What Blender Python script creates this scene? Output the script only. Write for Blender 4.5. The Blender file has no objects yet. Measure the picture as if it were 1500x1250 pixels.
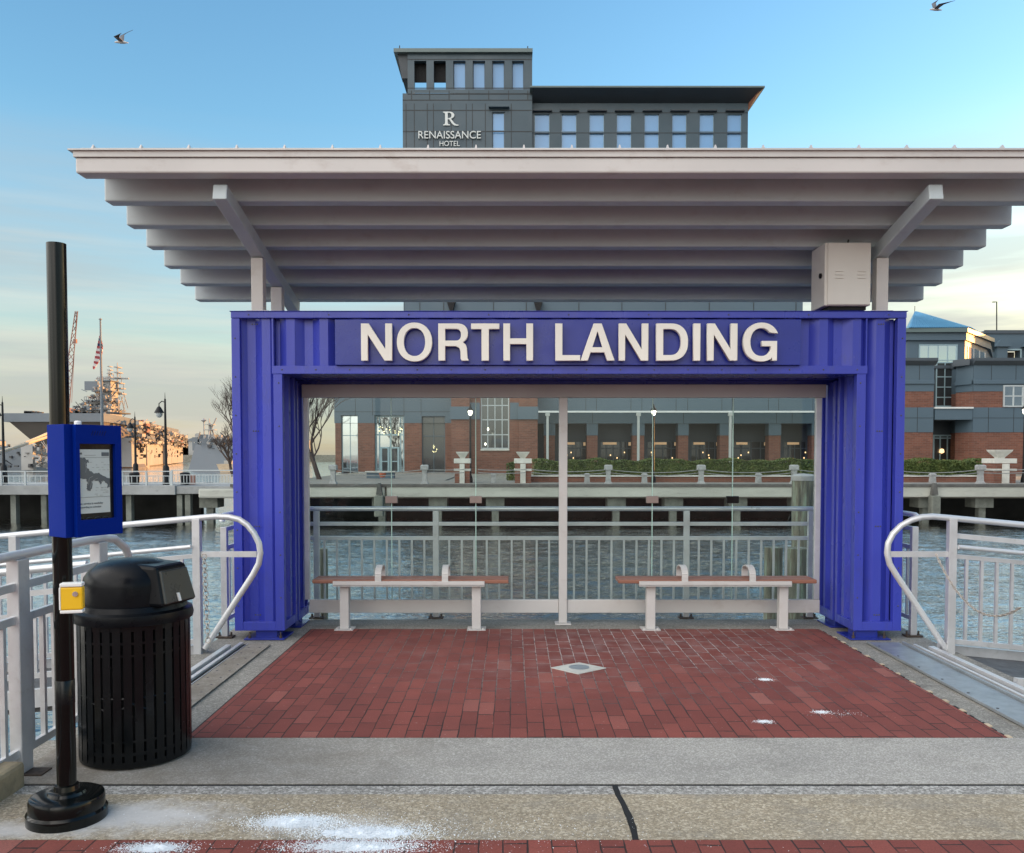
import bpy, bmesh, math, random
from math import sin, cos, tan, pi, radians as R
from mathutils import Vector, Matrix
random.seed(7)
S = bpy.context.scene
COL = S.collection

# ------------------------------------------------------------------ camera
F = 1300.0; CX = 752.0; CY = 715.0; H = 1.56; TH = math.atan(50/1300.0)
cam = bpy.data.cameras.new('camera'); co = bpy.data.objects.new('camera', cam); COL.objects.link(co)
co.location = (0, 0, H); co.rotation_euler = (pi/2 - TH, 0, 0)
cam.sensor_width = 36; cam.sensor_fit = 'HORIZONTAL'; cam.lens = F/1500*36
cam.shift_y = (CY-625)/1500; cam.shift_x = -(CX-750)/1500
cam.clip_start = 0.05; cam.clip_end = 12000
S.camera = co

def ray(px, py):
    a = (px-CX)/F; b = -(py-CY)/F
    return Vector((a, b*sin(TH)+cos(TH), b*cos(TH)-sin(TH)))
def P(px, py, Y):
    d = ray(px, py); t = Y/d.y
    return Vector((d.x*t, Y, H+d.z*t))
def PZ(px, py, z):
    d = ray(px, py); t = (z-H)/d.z
    return Vector((d.x*t, d.y*t, z))
def G(px, py): return PZ(px, py, 0.0)

# ------------------------------------------------------------------ materials
def newmat(name):
    m = bpy.data.materials.new(name); m.use_nodes = True
    nt = m.node_tree; b = nt.nodes['Principled BSDF']
    return m, nt, b
def N(nt, t, **kw):
    n = nt.nodes.new(t)
    for k, v in kw.items():
        if k in n.inputs: n.inputs[k].default_value = v
        else: setattr(n, k, v)
    return n
def L(nt, a, b): nt.links.new(a, b)
def c4(c): return (c[0], c[1], c[2], 1)
def coord(nt, sc=(1,1,1), rot=(0,0,0), loc=(0,0,0)):
    g = N(nt, 'ShaderNodeNewGeometry')
    mp = N(nt, 'ShaderNodeMapping'); mp.inputs['Scale'].default_value = sc
    mp.inputs['Rotation'].default_value = rot; mp.inputs['Location'].default_value = loc
    L(nt, g.outputs['Position'], mp.inputs['Vector'])
    return mp.outputs['Vector']
def mixc(nt, fac, a, b, blend='MIX'):
    m = N(nt, 'ShaderNodeMix', data_type='RGBA', blend_type=blend)
    for s, v in ((0, fac), (6, a), (7, b)):
        if isinstance(v, (int, float)): m.inputs[s].default_value = v
        elif isinstance(v, tuple): m.inputs[s].default_value = c4(v)
        else: L(nt, v, m.inputs[s])
    return m.outputs[2]
def ramp(nt, v, stops):
    r = N(nt, 'ShaderNodeValToRGB')
    e = r.color_ramp.elements
    while len(e) < len(stops): e.new(0.5)
    for i, (p, c) in enumerate(stops):
        e[i].position = p; e[i].color = c4(c) if isinstance(c, tuple) else (c, c, c, 1)
    L(nt, v, r.inputs[0]); return r.outputs[0]
def noise(nt, vec, scale, detail=4, rough=.55):
    n = N(nt, 'ShaderNodeTexNoise'); n.inputs['Scale'].default_value = scale
    n.inputs['Detail'].default_value = detail; n.inputs['Roughness'].default_value = rough
    L(nt, vec, n.inputs['Vector']); return n.outputs['Fac']
def bump(nt, b, hgt, strength=.3, dist=.01):
    bp = N(nt, 'ShaderNodeBump'); bp.inputs['Strength'].default_value = strength
    bp.inputs['Distance'].default_value = dist
    L(nt, hgt, bp.inputs['Height']); L(nt, bp.outputs['Normal'], b.inputs['Normal'])
def mathn(nt, op, a, b=None):
    m = N(nt, 'ShaderNodeMath', operation=op)
    for i, v in enumerate((a, b)):
        if v is None: continue
        if isinstance(v, (int, float)): m.inputs[i].default_value = v
        else: L(nt, v, m.inputs[i])
    return m.outputs[0]

def paint(name, col, rough=.45, metal=0.0, var=.12, scale=3.0, dirt=None, bmp=0.0, stretch=(1,1,1), spec=.5):
    """painted / plain surface: uneven tone, uneven gloss"""
    m, nt, b = newmat(name)
    v = coord(nt, stretch)
    n = noise(nt, v, scale, 5)
    lo = tuple(x*(1-var) for x in col); hi = tuple(min(1, x*(1+var)) for x in col)
    c = ramp(nt, n, [(.3, lo), (.7, hi)])
    if dirt:
        n2 = noise(nt, v, scale*4.3, 6, .7)
        f = ramp(nt, n2, [(.55, 0.0), (.75, .6)])
        c = mixc(nt, f, c, dirt)
    L(nt, c, b.inputs['Base Color'])
    rr = ramp(nt, noise(nt, v, scale*2.1, 3), [(.3, max(.02, rough-.08)), (.7, min(1, rough+.1))])
    L(nt, rr, b.inputs['Roughness'])
    b.inputs['Metallic'].default_value = metal
    b.inputs['Specular IOR Level'].default_value = spec
    if bmp: bump(nt, b, noise(nt, v, scale*14, 4), bmp, .004)
    return m

M = {}
M['blue'] = paint('blue_paint', (.042, .058, .42), .30, 0, .10, 2.2, dirt=(.05,.06,.26), stretch=(1,1,.35))
def scuff(m, col=(.22, .24, .42)):
    nt = m.node_tree; b = nt.nodes['Principled BSDF']; src = b.inputs['Base Color'].links[0].from_socket
    a = ramp(nt, noise(nt, coord(nt, (5, 5, 1.2)), 7, 8, .75), [(.66, 0.0), (.74, .45)])
    c = mixc(nt, a, src, col)
    r_ = ramp(nt, noise(nt, coord(nt, (14, 14, .8), (0,0,0), (3, 1, 5)), 2.2, 5, .7), [(.64, 0.0), (.80, .30)])
    c = mixc(nt, r_, c, (.06, .05, .10))
    L(nt, c, b.inputs['Base Color'])
scuff(M['blue'])
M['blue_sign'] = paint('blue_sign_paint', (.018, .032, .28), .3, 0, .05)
M['kiosk_blue'] = paint('kiosk_blue_paint', (.0015, .018, .21), .5, 0, .0, .6, spec=.03)
M['cream'] = paint('cream_letter', (.86, .83, .76), .5, 0, .04)
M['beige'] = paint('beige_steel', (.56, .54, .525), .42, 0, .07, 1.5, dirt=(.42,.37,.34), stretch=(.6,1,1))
M['beige_dark'] = paint('beige_steel_darker', (.42, .40, .39), .45, 0, .08, 1.5)  # darker beige, used on the head rail of the glass screen
M['cabinet'] = paint('cabinet_paint', (.62, .60, .56), .4, 0, .04)
M['beam_bounce_grey'] = paint('beam_bounce_steel', (.465, .53, .555), .42, 0, .07, 1.5, dirt=(.36,.37,.37), stretch=(.6,1,1))  # canopy steel copied greyer and bluer, to cancel red light bounced off the bricks
M['roof_metal'] = paint('roof_metal', (.48, .46, .45), .4, .2, .06)
M['alu'] = paint('rail_aluminium', (.58, .585, .60), .36, .35, .10, 6, dirt=(.42,.41,.40))
M['alu_tube'] = paint('tube_aluminium', (.62, .63, .65), .34, .35, .04, 2)
M['galv'] = paint('galvanised_plate', (.34, .37, .39), .42, .55, .14, 7, dirt=(.22,.23,.24))
M['black'] = paint('black_gloss', (.004, .005, .006), .2, 0, .2, 4, spec=.28)
M['black_plastic'] = paint('black_plastic', (.004, .005, .007), .32, 0, .2, 6, bmp=.05, spec=.16)
M['grey_flap'] = paint('flap_plastic', (.035, .038, .034), .3, 0, .1, 6)
M['dark'] = paint('dark_void', (.008, .008, .009), .8)
M['iron'] = paint('dark_iron', (.010, .011, .013), .5, 0, spec=.2)
M['clip_brown'] = paint('clip_brown', (.25, .19, .17), .45)
M['yellow'] = paint('yellow_plastic', (.85, .50, .01), .32, 0, .04)
M['white_plastic'] = paint('white_plastic', (.8, .8, .78), .35, 0, .03)
M['steel'] = paint('bright_steel', (.7, .7, .7), .2, 1.0, .05)
M['rust_steel'] = paint('rusted_steel', (.07, .05, .04), .7, .2, .4, 30)
M['seat_wood'] = paint('seat_board', (.27, .115, .075), .5, 0, .18, 9, stretch=(.15, 1, 1))
M['deck_dark'] = paint('ramp_plate', (.085, .085, .088), .6, .1, .25, 8)
M['grey_panel'] = paint('grey_panel', (.072, .112, .145), .5, 0, .05, .15)
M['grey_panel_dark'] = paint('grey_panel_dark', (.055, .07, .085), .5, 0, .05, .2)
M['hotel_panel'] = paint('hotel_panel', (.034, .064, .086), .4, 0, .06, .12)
M['spandrel_blue'] = paint('spandrel_blue', (.075, .15, .23), .3, 0, .05, .2)
M['hotel_trim'] = paint('hotel_trim', (.10, .14, .14), .4, 0, .05, .2)
M['soffit'] = paint('hotel_soffit', (.035, .045, .055), .5, 0, .05, .2)
M['soffit_sunlit'] = paint('sunlit_soffit', (.28, .13, .09), .5, 0, .05, .2)  # low sunlight on the side soffit, painted in as a brown copy
M['seam'] = paint('panel_seam', (.02, .026, .03), .6)
M['frame_blue'] = paint('window_frame', (.27, .38, .42), .4, .1, .05)
M['frame_white'] = paint('white_frame', (.40, .44, .45), .4, 0, .05)
M['post_grey'] = paint('post_grey', (.36, .39, .38), .5, 0, .04)
M['white_trim'] = paint('white_trim', (.58, .61, .60), .5, 0, .04)
M['blue_roof'] = paint('blue_metal_roof', (.10, .27, .42), .35, .1, .06, .4)
M['stone'] = paint('pale_stone', (.50, .50, .46), .75, 0, .15, 3, dirt=(.33,.33,.30), bmp=.2)
M['stone_post'] = paint('granite_post', (.27, .28, .28), .75, 0, .2, 5, dirt=(.16,.17,.17), bmp=.2)
M['quay_beam'] = paint('quay_concrete', (.36, .37, .33), .85, 0, .18, .7, dirt=(.22,.22,.20), bmp=.2, stretch=(.5,1,2))
M['quay_grey'] = paint('pier_concrete', (.27, .28, .28), .85, 0, .18, .8, dirt=(.15,.15,.15), bmp=.2)
M['quay_dark'] = paint('weathered_timber', (.085, .085, .08), .85, 0, .3, 2, dirt=(.04,.04,.04), bmp=.2)
M['bulkhead'] = paint('dark_bulkhead', (.018, .019, .018), .9, 0, .5, .6)
M['pile'] = paint('concrete_pile', (.14, .15, .13), .9, 0, .3, 2, dirt=(.03,.035,.03))
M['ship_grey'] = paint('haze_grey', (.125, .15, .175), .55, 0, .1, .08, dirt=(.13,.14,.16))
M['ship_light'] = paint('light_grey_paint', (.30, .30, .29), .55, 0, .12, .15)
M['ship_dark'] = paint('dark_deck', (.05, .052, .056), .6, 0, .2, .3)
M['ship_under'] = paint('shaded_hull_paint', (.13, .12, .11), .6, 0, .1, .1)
M['crane_red'] = paint('crane_red', (.20, .10, .08), .55, 0, .2, .3)
M['terracotta'] = paint('terracotta', (.35, .10, .05), .7)
M['rope'] = paint('hawser', (.52, .42, .30), .9, 0, .15, 3)
M['rope_grey'] = paint('grey_rope', (.20, .21, .21), .85, 0, .2, 8)
M['bark'] = paint('bark', (.06, .042, .035), .9, 0, .3, 6)
M['gull_w'] = paint('gull_white', (.5, .5, .5), .8)
M['gull_g'] = paint('gull_grey', (.12, .13, .15), .8)
M['gull_b'] = paint('gull_black', (.02, .02, .025), .8)
M['flag_r'] = paint('flag_red', (.30, .05, .06), .8)
M['flag_w'] = paint('flag_white', (.6, .58, .58), .8)
M['flag_b'] = paint('flag_blue', (.02, .025, .08), .8)
M['screen_dark'] = paint('screen_glass_dark', (.012, .014, .014), .12)
M['map_ink'] = paint('map_ink', (.09, .11, .12), .5)
M['grey_line'] = paint('grey_line', (.28,.31,.31), .5)
M['screen_pale'] = paint('screen_paper', (.52, .58, .56), .45, 0, .03)
M['chain'] = paint('chain_links', (.42, .38, .34), .5, .5, .3, 40)
M['interior'] = paint('dim_interior', (.05, .045, .04), .8, 0, .4, .7)
M['curb'] = paint('curb_stone', (.24, .20, .13), .9, 0, .3, 12, dirt=(.12,.11,.09), bmp=.5)
M['salt'] = paint('salt_grain', (.80, .85, .90), .6)

def emis(name, col, s):
    m, nt, b = newmat(name)
    b.inputs['Base Color'].default_value = c4(col)
    b.inputs['Emission Color'].default_value = c4(col); b.inputs['Emission Strength'].default_value = s
    return m
M['warm'] = emis('warm_lamp', (1.0, .62, .30), .9)
M['warm_dim'] = emis('warm_ceiling', (1.0, .62, .35), .09)
M['lantern'] = emis('lantern_glow', (1.0, .93, .72), 2.5)
M['fairy'] = emis('fairy_light', (1.0, .85, .45), 1.6)

def timber_pile():
    m, nt, b = newmat('timber_pile')
    v = coord(nt, (9, 9, .8))
    n = noise(nt, v, 1.6, 6, .7)
    c = ramp(nt, n, [(.3, (.03, .04, .035)), (.5, (.13, .13, .10)), (.62, (.20, .26, .20)), (.78, (.36, .34, .28))])
    L(nt, c, b.inputs['Base Color']); b.inputs['Roughness'].default_value = .9
    bump(nt, b, n, .6, .02); return m
M['timber'] = timber_pile()

def win_glass(name, col, rough=.03, mix=.5):
    """window seen from outside: dark interior behind a reflecting pane"""
    m, nt, b = newmat(name)
    b.inputs['Base Color'].default_value = c4(col); b.inputs['Roughness'].default_value = .5
    gl = N(nt, 'ShaderNodeBsdfGlossy'); gl.inputs['Roughness'].default_value = rough
    gl.inputs['Color'].default_value = (.86, .93, .97, 1)
    v = coord(nt, (.5, .5, .5)); n = noise(nt, v, 1.3, 2)
    bp = N(nt, 'ShaderNodeBump'); bp.inputs['Strength'].default_value = .12; bp.inputs['Distance'].default_value = .02
    L(nt, n, bp.inputs['Height']); L(nt, bp.outputs[0], gl.inputs['Normal'])
    mx = N(nt, 'ShaderNodeMixShader'); mx.inputs[0].default_value = mix
    L(nt, b.outputs[0], mx.inputs[1]); L(nt, gl.outputs[0], mx.inputs[2])
    L(nt, mx.outputs[0], nt.nodes['Material Output'].inputs['Surface']); return m
M['glass_sky'] = win_glass('window_glass', (.04, .06, .08), .03, .62)
def sky_tint_glass():
    m = win_glass('hotel_glass', (.10, .27, .52), .03, .04)  # sky reflection put into the panes as a blue base colour
    return m
M['glass_hotel'] = sky_tint_glass()
M['glass_dim'] = win_glass('dim_window_glass', (.012, .014, .016), .03, .08)
M['glass_mid'] = win_glass('entrance_glass', (.05, .055, .05), .03, .85)

def clear_glass():
    m, nt, b = newmat('clear_pane')
    tr = N(nt, 'ShaderNodeBsdfTransparent'); tr.inputs['Color'].default_value = (.92, .96, .95, 1)
    gl = N(nt, 'ShaderNodeBsdfGlossy'); gl.inputs['Roughness'].default_value = .01
    fr = N(nt, 'ShaderNodeFresnel'); fr.inputs['IOR'].default_value = 1.5
    f = mathn(nt, 'MULTIPLY', fr.outputs[0], .5)
    mx = N(nt, 'ShaderNodeMixShader'); L(nt, f, mx.inputs[0])
    L(nt, tr.outputs[0], mx.inputs[1]); L(nt, gl.outputs[0], mx.inputs[2])
    L(nt, mx.outputs[0], nt.nodes['Material Output'].inputs['Surface']); return m
M['clear'] = clear_glass()
M['pole_black'] = paint('pole_black', (.003, .004, .004), .12, 0, .2, 4, spec=.32)
M['pane_edge'] = paint('pane_edge', (.42, .62, .55), .2)

def brick_wall():
    m, nt, b = newmat('brick_wall')
    g = N(nt, 'ShaderNodeNewGeometry'); sx = N(nt, 'ShaderNodeSeparateXYZ'); L(nt, g.outputs['Position'], sx.inputs[0])
    cb = N(nt, 'ShaderNodeCombineXYZ')
    L(nt, mathn(nt, 'ADD', sx.outputs[0], sx.outputs[1]), cb.inputs[0]); L(nt, sx.outputs[2], cb.inputs[1])
    t = N(nt, 'ShaderNodeTexBrick'); t.inputs['Scale'].default_value = 1
    t.inputs['Brick Width'].default_value = .40; t.inputs['Row Height'].default_value = .135; t.inputs['Mortar Size'].default_value = .012
    t.inputs['Color1'].default_value = (.19, .078, .052, 1); t.inputs['Color2'].default_value = (.13, .052, .036, 1)
    t.inputs['Mortar'].default_value = (.16, .11, .09, 1)
    L(nt, cb.outputs[0], t.inputs['Vector'])
    n = noise(nt, coord(nt), .5, 5, .6)
    c = mixc(nt, .8, t.outputs['Color'], ramp(nt, n, [(.3, (.75,.75,.75)), (.7, (1.2,1.15,1.1))]), 'MULTIPLY')
    L(nt, c, b.inputs['Base Color']); b.inputs['Roughness'].default_value = .85
    return m
M['brick'] = brick_wall()

def pavers(name, loc, kind=0):
    m, nt, b = newmat(name)
    v = coord(nt, (1, 1, 1), (0, 0, R(90) if kind == 0 else R(90)), loc)
    vw = noise(nt, coord(nt), 9, 2)
    # each row of clay pavers starts at its own offset
    gp = N(nt, 'ShaderNodeNewGeometry'); sp = N(nt, 'ShaderNodeSeparateXYZ'); L(nt, gp.outputs['Position'], sp.inputs[0])
    wob = mathn(nt, 'MULTIPLY', mathn(nt, 'SUBTRACT', noise(nt, coord(nt), 6, 2), .5), .010)
    W_, L_ = .0966, (.262 if kind == 0 else .205)
    ux_ = mathn(nt, 'DIVIDE', mathn(nt, 'ADD', mathn(nt, 'ADD', sp.outputs[0], wob), loc[1]+20*W_), W_)
    ci = mathn(nt, 'FLOOR', ux_); fx_ = mathn(nt, 'FRACT', ux_)
    wn = N(nt, 'ShaderNodeTexWhiteNoise', noise_dimensions='1D'); L(nt, ci, wn.inputs['W'])
    par = mathn(nt, 'MULTIPLY', mathn(nt, 'MODULO', ci, 2), .5)
    off = mathn(nt, 'ADD', par, mathn(nt, 'MULTIPLY', wn.outputs['Value'], .34))
    uy_ = mathn(nt, 'ADD', mathn(nt, 'DIVIDE', mathn(nt, 'ADD', sp.outputs[1], mathn(nt, 'MULTIPLY', wob, 1.3)), L_), off)
    cj = mathn(nt, 'FLOOR', uy_); fy_ = mathn(nt, 'FRACT', uy_)
    wv = N(nt, 'ShaderNodeCombineXYZ'); L(nt, ci, wv.inputs[0]); L(nt, cj, wv.inputs[1])
    wn2 = N(nt, 'ShaderNodeTexWhiteNoise', noise_dimensions='2D'); L(nt, wv.outputs[0], wn2.inputs['Vector'])
    ex = mathn(nt, 'MULTIPLY', mathn(nt, 'MINIMUM', fx_, mathn(nt, 'SUBTRACT', 1, fx_)), W_)
    ey = mathn(nt, 'MULTIPLY', mathn(nt, 'MINIMUM', fy_, mathn(nt, 'SUBTRACT', 1, fy_)), L_)
    jw = mathn(nt, 'ADD', .0008, mathn(nt, 'MULTIPLY', ramp(nt, noise(nt, coord(nt, (2.2, .7, 1)), 3.3, 4, .75), [(.35, .15), (.65, 1.0)]), .0050))
    # cross joints are seen foreshortened and are the tighter ones
    edge = mathn(nt, 'MINIMUM', ex, mathn(nt, 'MULTIPLY', ey, .62))
    rr_ = mathn(nt, 'DIVIDE', edge, jw)
    jfac = ramp(nt, rr_, [(.55, 1.0), (1.0, 0.0)])
    brickc = ramp(nt, wn2.outputs['Value'], [(0, (.160, .038, .029)), (.5, (.190, .046, .034)), (.96, (.218, .056, .042)), (1, (.28, .10, .08))])
    g = N(nt, 'ShaderNodeNewGeometry'); sx = N(nt, 'ShaderNodeSeparateXYZ'); L(nt, g.outputs['Position'], sx.inputs[0])
    # salt filled joints in a patch towards the back, dark joints elsewhere
    big = noise(nt, coord(nt, (1, .7, 1), (0,0,0), (3.1, 0, 0)), 1.1, 3)
    dx = mathn(nt, 'ABSOLUTE', mathn(nt, 'SUBTRACT', sx.outputs[0], .9))
    fade = mathn(nt, 'SUBTRACT', 1.25, mathn(nt, 'MULTIPLY', dx, .55))
    fy = mathn(nt, 'MULTIPLY', mathn(nt, 'SUBTRACT', sx.outputs[1], 5.3), .6)
    s = mathn(nt, 'MULTIPLY', mathn(nt, 'MINIMUM', fade, 1), mathn(nt, 'MINIMUM', mathn(nt, 'MAXIMUM', fy, 0), 1))
    s = mathn(nt, 'MULTIPLY', s, ramp(nt, big, [(.34, 0.0), (.52, 1.0)]))
    if kind: s = mathn(nt, 'MULTIPLY', s, 0)
    s2 = mathn(nt, 'MULTIPLY', s, ramp(nt, noise(nt, coord(nt), 14, 3), [(.36, .2), (.52, 1.0)]))
    mort = mixc(nt, s2, (.022, .012, .011), (.44, .38, .36))
    fine = noise(nt, coord(nt), 160, 3, .7)
    col = mixc(nt, .55, brickc, ramp(nt, fine, [(.3, (.5,.5,.5)), (.7, (1.45,1.38,1.35))]), 'MULTIPLY')
    med = noise(nt, coord(nt), 2.3, 5, .65)
    col = mixc(nt, .6, col, ramp(nt, med, [(.3, (.72,.72,.75)), (.7, (1.2,1.15,1.13))]), 'MULTIPLY')
    # dusty salt haze over the clay
    hz = mathn(nt, 'MULTIPLY', s, ramp(nt, noise(nt, coord(nt), 5, 4), [(.42, .0), (.75, .38)]))
    col = mixc(nt, hz, col, (.36, .26, .25))
    spk = ramp(nt, noise(nt, coord(nt), 46, 2), [(.70, 0.0), (.76, .35)])
    col = mixc(nt, spk, col, (.45, .36, .34))
    col = mixc(nt, jfac, col, mort)
    L(nt, col, b.inputs['Base Color']); b.inputs['Roughness'].default_value = .82
    hgt = mathn(nt, 'SUBTRACT', mathn(nt, 'MULTIPLY', fine, .35), jfac)
    bump(nt, b, hgt, .5, .006)
    return m
M['paver'] = pavers('brick_pavers', (0, .018, 0))
M['paver2'] = pavers('brick_pavers_walk', (.11, .04, 0), 1)

def aggregate(name, base, peb, scale=110, amt=.5, stain=(.2,.2,.2), sf=.35, salt=None):
    m, nt, b = newmat(name)
    v = coord(nt)
    vo = N(nt, 'ShaderNodeTexVoronoi'); vo.inputs['Scale'].default_value = scale; L(nt, v, vo.inputs['Vector'])
    sv = N(nt, 'ShaderNodeSeparateColor'); L(nt, vo.outputs['Color'], sv.inputs[0])
    vo2 = N(nt, 'ShaderNodeTexVoronoi'); vo2.inputs['Scale'].default_value = scale*2.3; L(nt, v, vo2.inputs['Vector'])
    sv2 = N(nt, 'ShaderNodeSeparateColor'); L(nt, vo2.outputs['Color'], sv2.inputs[0])
    c = ramp(nt, sv.outputs[0], [(0, tuple(x*(1-amt) for x in base)), (.55, base), (.8, peb), (1, tuple(min(1, x*1.4) for x in peb))])
    c = mixc(nt, .5, c, ramp(nt, sv2.outputs[1], [(0, tuple(x*(1-amt*1.2) for x in base)), (1, tuple(x*(1+amt*.9) for x in base))]))
    big = noise(nt, v, 1.1, 6, .65)
    c = mixc(nt, .8, c, ramp(nt, big, [(.3, (.78,.78,.78)), (.7, (1.13,1.12,1.1))]), 'MULTIPLY')
    st = ramp(nt, noise(nt, coord(nt, (1,1.7,1), (0,0,0), (7,2,0)), 2.7, 6, .7), [(.5, 0.0), (.72, sf)])
    c = mixc(nt, st, c, stain)
    if salt:
        g = N(nt, 'ShaderNodeNewGeometry')
        for (sx_, sy_, rx, ry, a) in salt:
            d = N(nt, 'ShaderNodeVectorMath', operation='SUBTRACT'); L(nt, g.outputs['Position'], d.inputs[0]); d.inputs[1].default_value = (sx_, sy_, 0)
            q = N(nt, 'ShaderNodeVectorMath', operation='MULTIPLY'); L(nt, d.outputs[0], q.inputs[0]); q.inputs[1].default_value = (1/rx, 1/ry, 0)
            ln = N(nt, 'ShaderNodeVectorMath', operation='LENGTH'); L(nt, q.outputs[0], ln.inputs[0])
            w = mathn(nt, 'ADD', ln.outputs['Value'], mathn(nt, 'MULTIPLY', mathn(nt, 'SUBTRACT', noise(nt, v, 7, 5, .7), .5), 1.5))
            f = ramp(nt, w, [(.25, a), (1.0, 0.0)])
            c = mixc(nt, f, c, (.56, .56, .56))
    L(nt, c, b.inputs['Base Color']); b.inputs['Roughness'].default_value = .88
    bump(nt, b, mathn(nt, 'ADD', sv.outputs[0], mathn(nt, 'MULTIPLY', sv2.outputs[0], .5)), .28, .003)
    return m
M['conc'] = aggregate('grey_concrete', (.335, .322, .296), (.48, .465, .44), 150, .34, (.15, .14, .125), .4)
def dirt_zone(m, x0, x1, col, amt):
    nt = m.node_tree; b = nt.nodes['Principled BSDF']; src = b.inputs['Base Color'].links[0].from_socket
    g = N(nt, 'ShaderNodeNewGeometry'); sx = N(nt, 'ShaderNodeSeparateXYZ'); L(nt, g.outputs['Position'], sx.inputs[0])
    mr = N(nt, 'ShaderNodeMapRange'); mr.inputs['From Min'].default_value = x0; mr.inputs['From Max'].default_value = x1; mr.inputs['To Min'].default_value = 1; mr.inputs['To Max'].default_value = 0
    L(nt, mathn(nt, 'ADD', sx.outputs[0], mathn(nt, 'MULTIPLY', mathn(nt, 'SUBTRACT', noise(nt, coord(nt), 1.6, 5, .7), .5), 2.2)), mr.inputs['Value'])
    f = mathn(nt, 'MULTIPLY', mathn(nt, 'MULTIPLY', mr.outputs[0], amt), ramp(nt, noise(nt, coord(nt), 5, 6, .75), [(.3, .35), (.6, 1.0)]))
    L(nt, mixc(nt, f, src, col), b.inputs['Base Color'])
dirt_zone(M['conc'], -2.2, .2, (.15, .125, .095), .8)
M['conc_old'] = aggregate('old_concrete', (.25, .24, .215), (.37, .36, .33), 120, .45, (.09, .085, .075), .6)
M['tan'] = aggregate('tan_aggregate', (.315, .265, .190), (.48, .43, .34), 105, .42, (.20, .19, .17), .6,
                     salt=[(-1.62, 3.75, .50, .22, .8), (-2.05, 3.62, .35, .12, .7), (-.78, 3.66, .42, .14, .45)])
M['gravel'] = aggregate('gravel_strip', (.29, .28, .26), (.50, .49, .47), 75, .6, (.2, .2, .2), .3)
M['earth'] = aggregate('quay_ground', (.20, .19, .16), (.3, .29, .26), 4, .3, (.10, .12, .06), .8)
M['grass_ground'] = paint('lawn', (.11, .12, .055), .95, 0, .3, 1.5)
M['pale_walk'] = paint('pale_walk', (.20, .19, .165), .9, 0, .12, 1.0)

def water():
    m, nt, b = newmat('harbour_water')
    b.inputs['Base Color'].default_value = (.007, .012, .012, 1)
    b.inputs['Roughness'].default_value = .3
    v1 = coord(nt, (1.0, 1.6, 1), (0, 0, .25)); v2 = coord(nt, (1.0, 2.4, 1), (0, 0, -.2))
    n1 = noise(nt, v1, 5.5, 1, .5); n2 = noise(nt, v2, 11, 1, .5)
    h = mathn(nt, 'ADD', n1, mathn(nt, 'MULTIPLY', n2, .55))
    bp = N(nt, 'ShaderNodeBump'); bp.inputs['Strength'].default_value = 1; bp.inputs['Distance'].default_value = .02
    L(nt, h, bp.inputs['Height'])
    gl = N(nt, 'ShaderNodeBsdfGlossy'); gl.inputs['Roughness'].default_value = .05; L(nt, bp.outputs[0], gl.inputs['Normal'])
    gl.inputs['Color'].default_value = (1, .98, .95, 1)
    fr = N(nt, 'ShaderNodeFresnel'); fr.inputs['IOR'].default_value = 1.36; L(nt, bp.outputs[0], fr.inputs['Normal'])
    f = mathn(nt, 'MINIMUM', mathn(nt, 'MULTIPLY', fr.outputs[0], 2.1), 1)
    mx = N(nt, 'ShaderNodeMixShader'); L(nt, f, mx.inputs[0]); L(nt, b.outputs[0], mx.inputs[1]); L(nt, gl.outputs[0], mx.inputs[2])
    L(nt, mx.outputs[0], nt.nodes['Material Output'].inputs['Surface'])
    return m
M['water'] = water()

def hedge_mat():
    m, nt, b = newmat('hedge_leaf')
    c = ramp(nt, noise(nt, coord(nt), 2.2, 5, .7), [(.3, (.030, .050, .010)), (.5, (.070, .105, .022)), (.72, (.15, .17, .05))])
    L(nt, c, b.inputs['Base Color']); b.inputs['Roughness'].default_value = .7
    return m
M['leaf'] = hedge_mat()

# ------------------------------------------------------------------ mesh helpers
def tag(o, label=None, cat=None, group=None, kind=None):
    if label: o['label'] = label
    if cat: o['category'] = cat
    if group: o['group'] = group
    if kind: o['kind'] = kind
    return o
def thing(name, label, cat, loc=(0, 0, 0), group=None):
    o = bpy.data.objects.new(name, None); COL.objects.link(o)
    o.location = loc; o.empty_display_size = .2
    return tag(o, label, cat, group)
def wloc(o):
    v = Vector((0, 0, 0))
    while o is not None: v += o.location; o = o.parent
    return v

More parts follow.
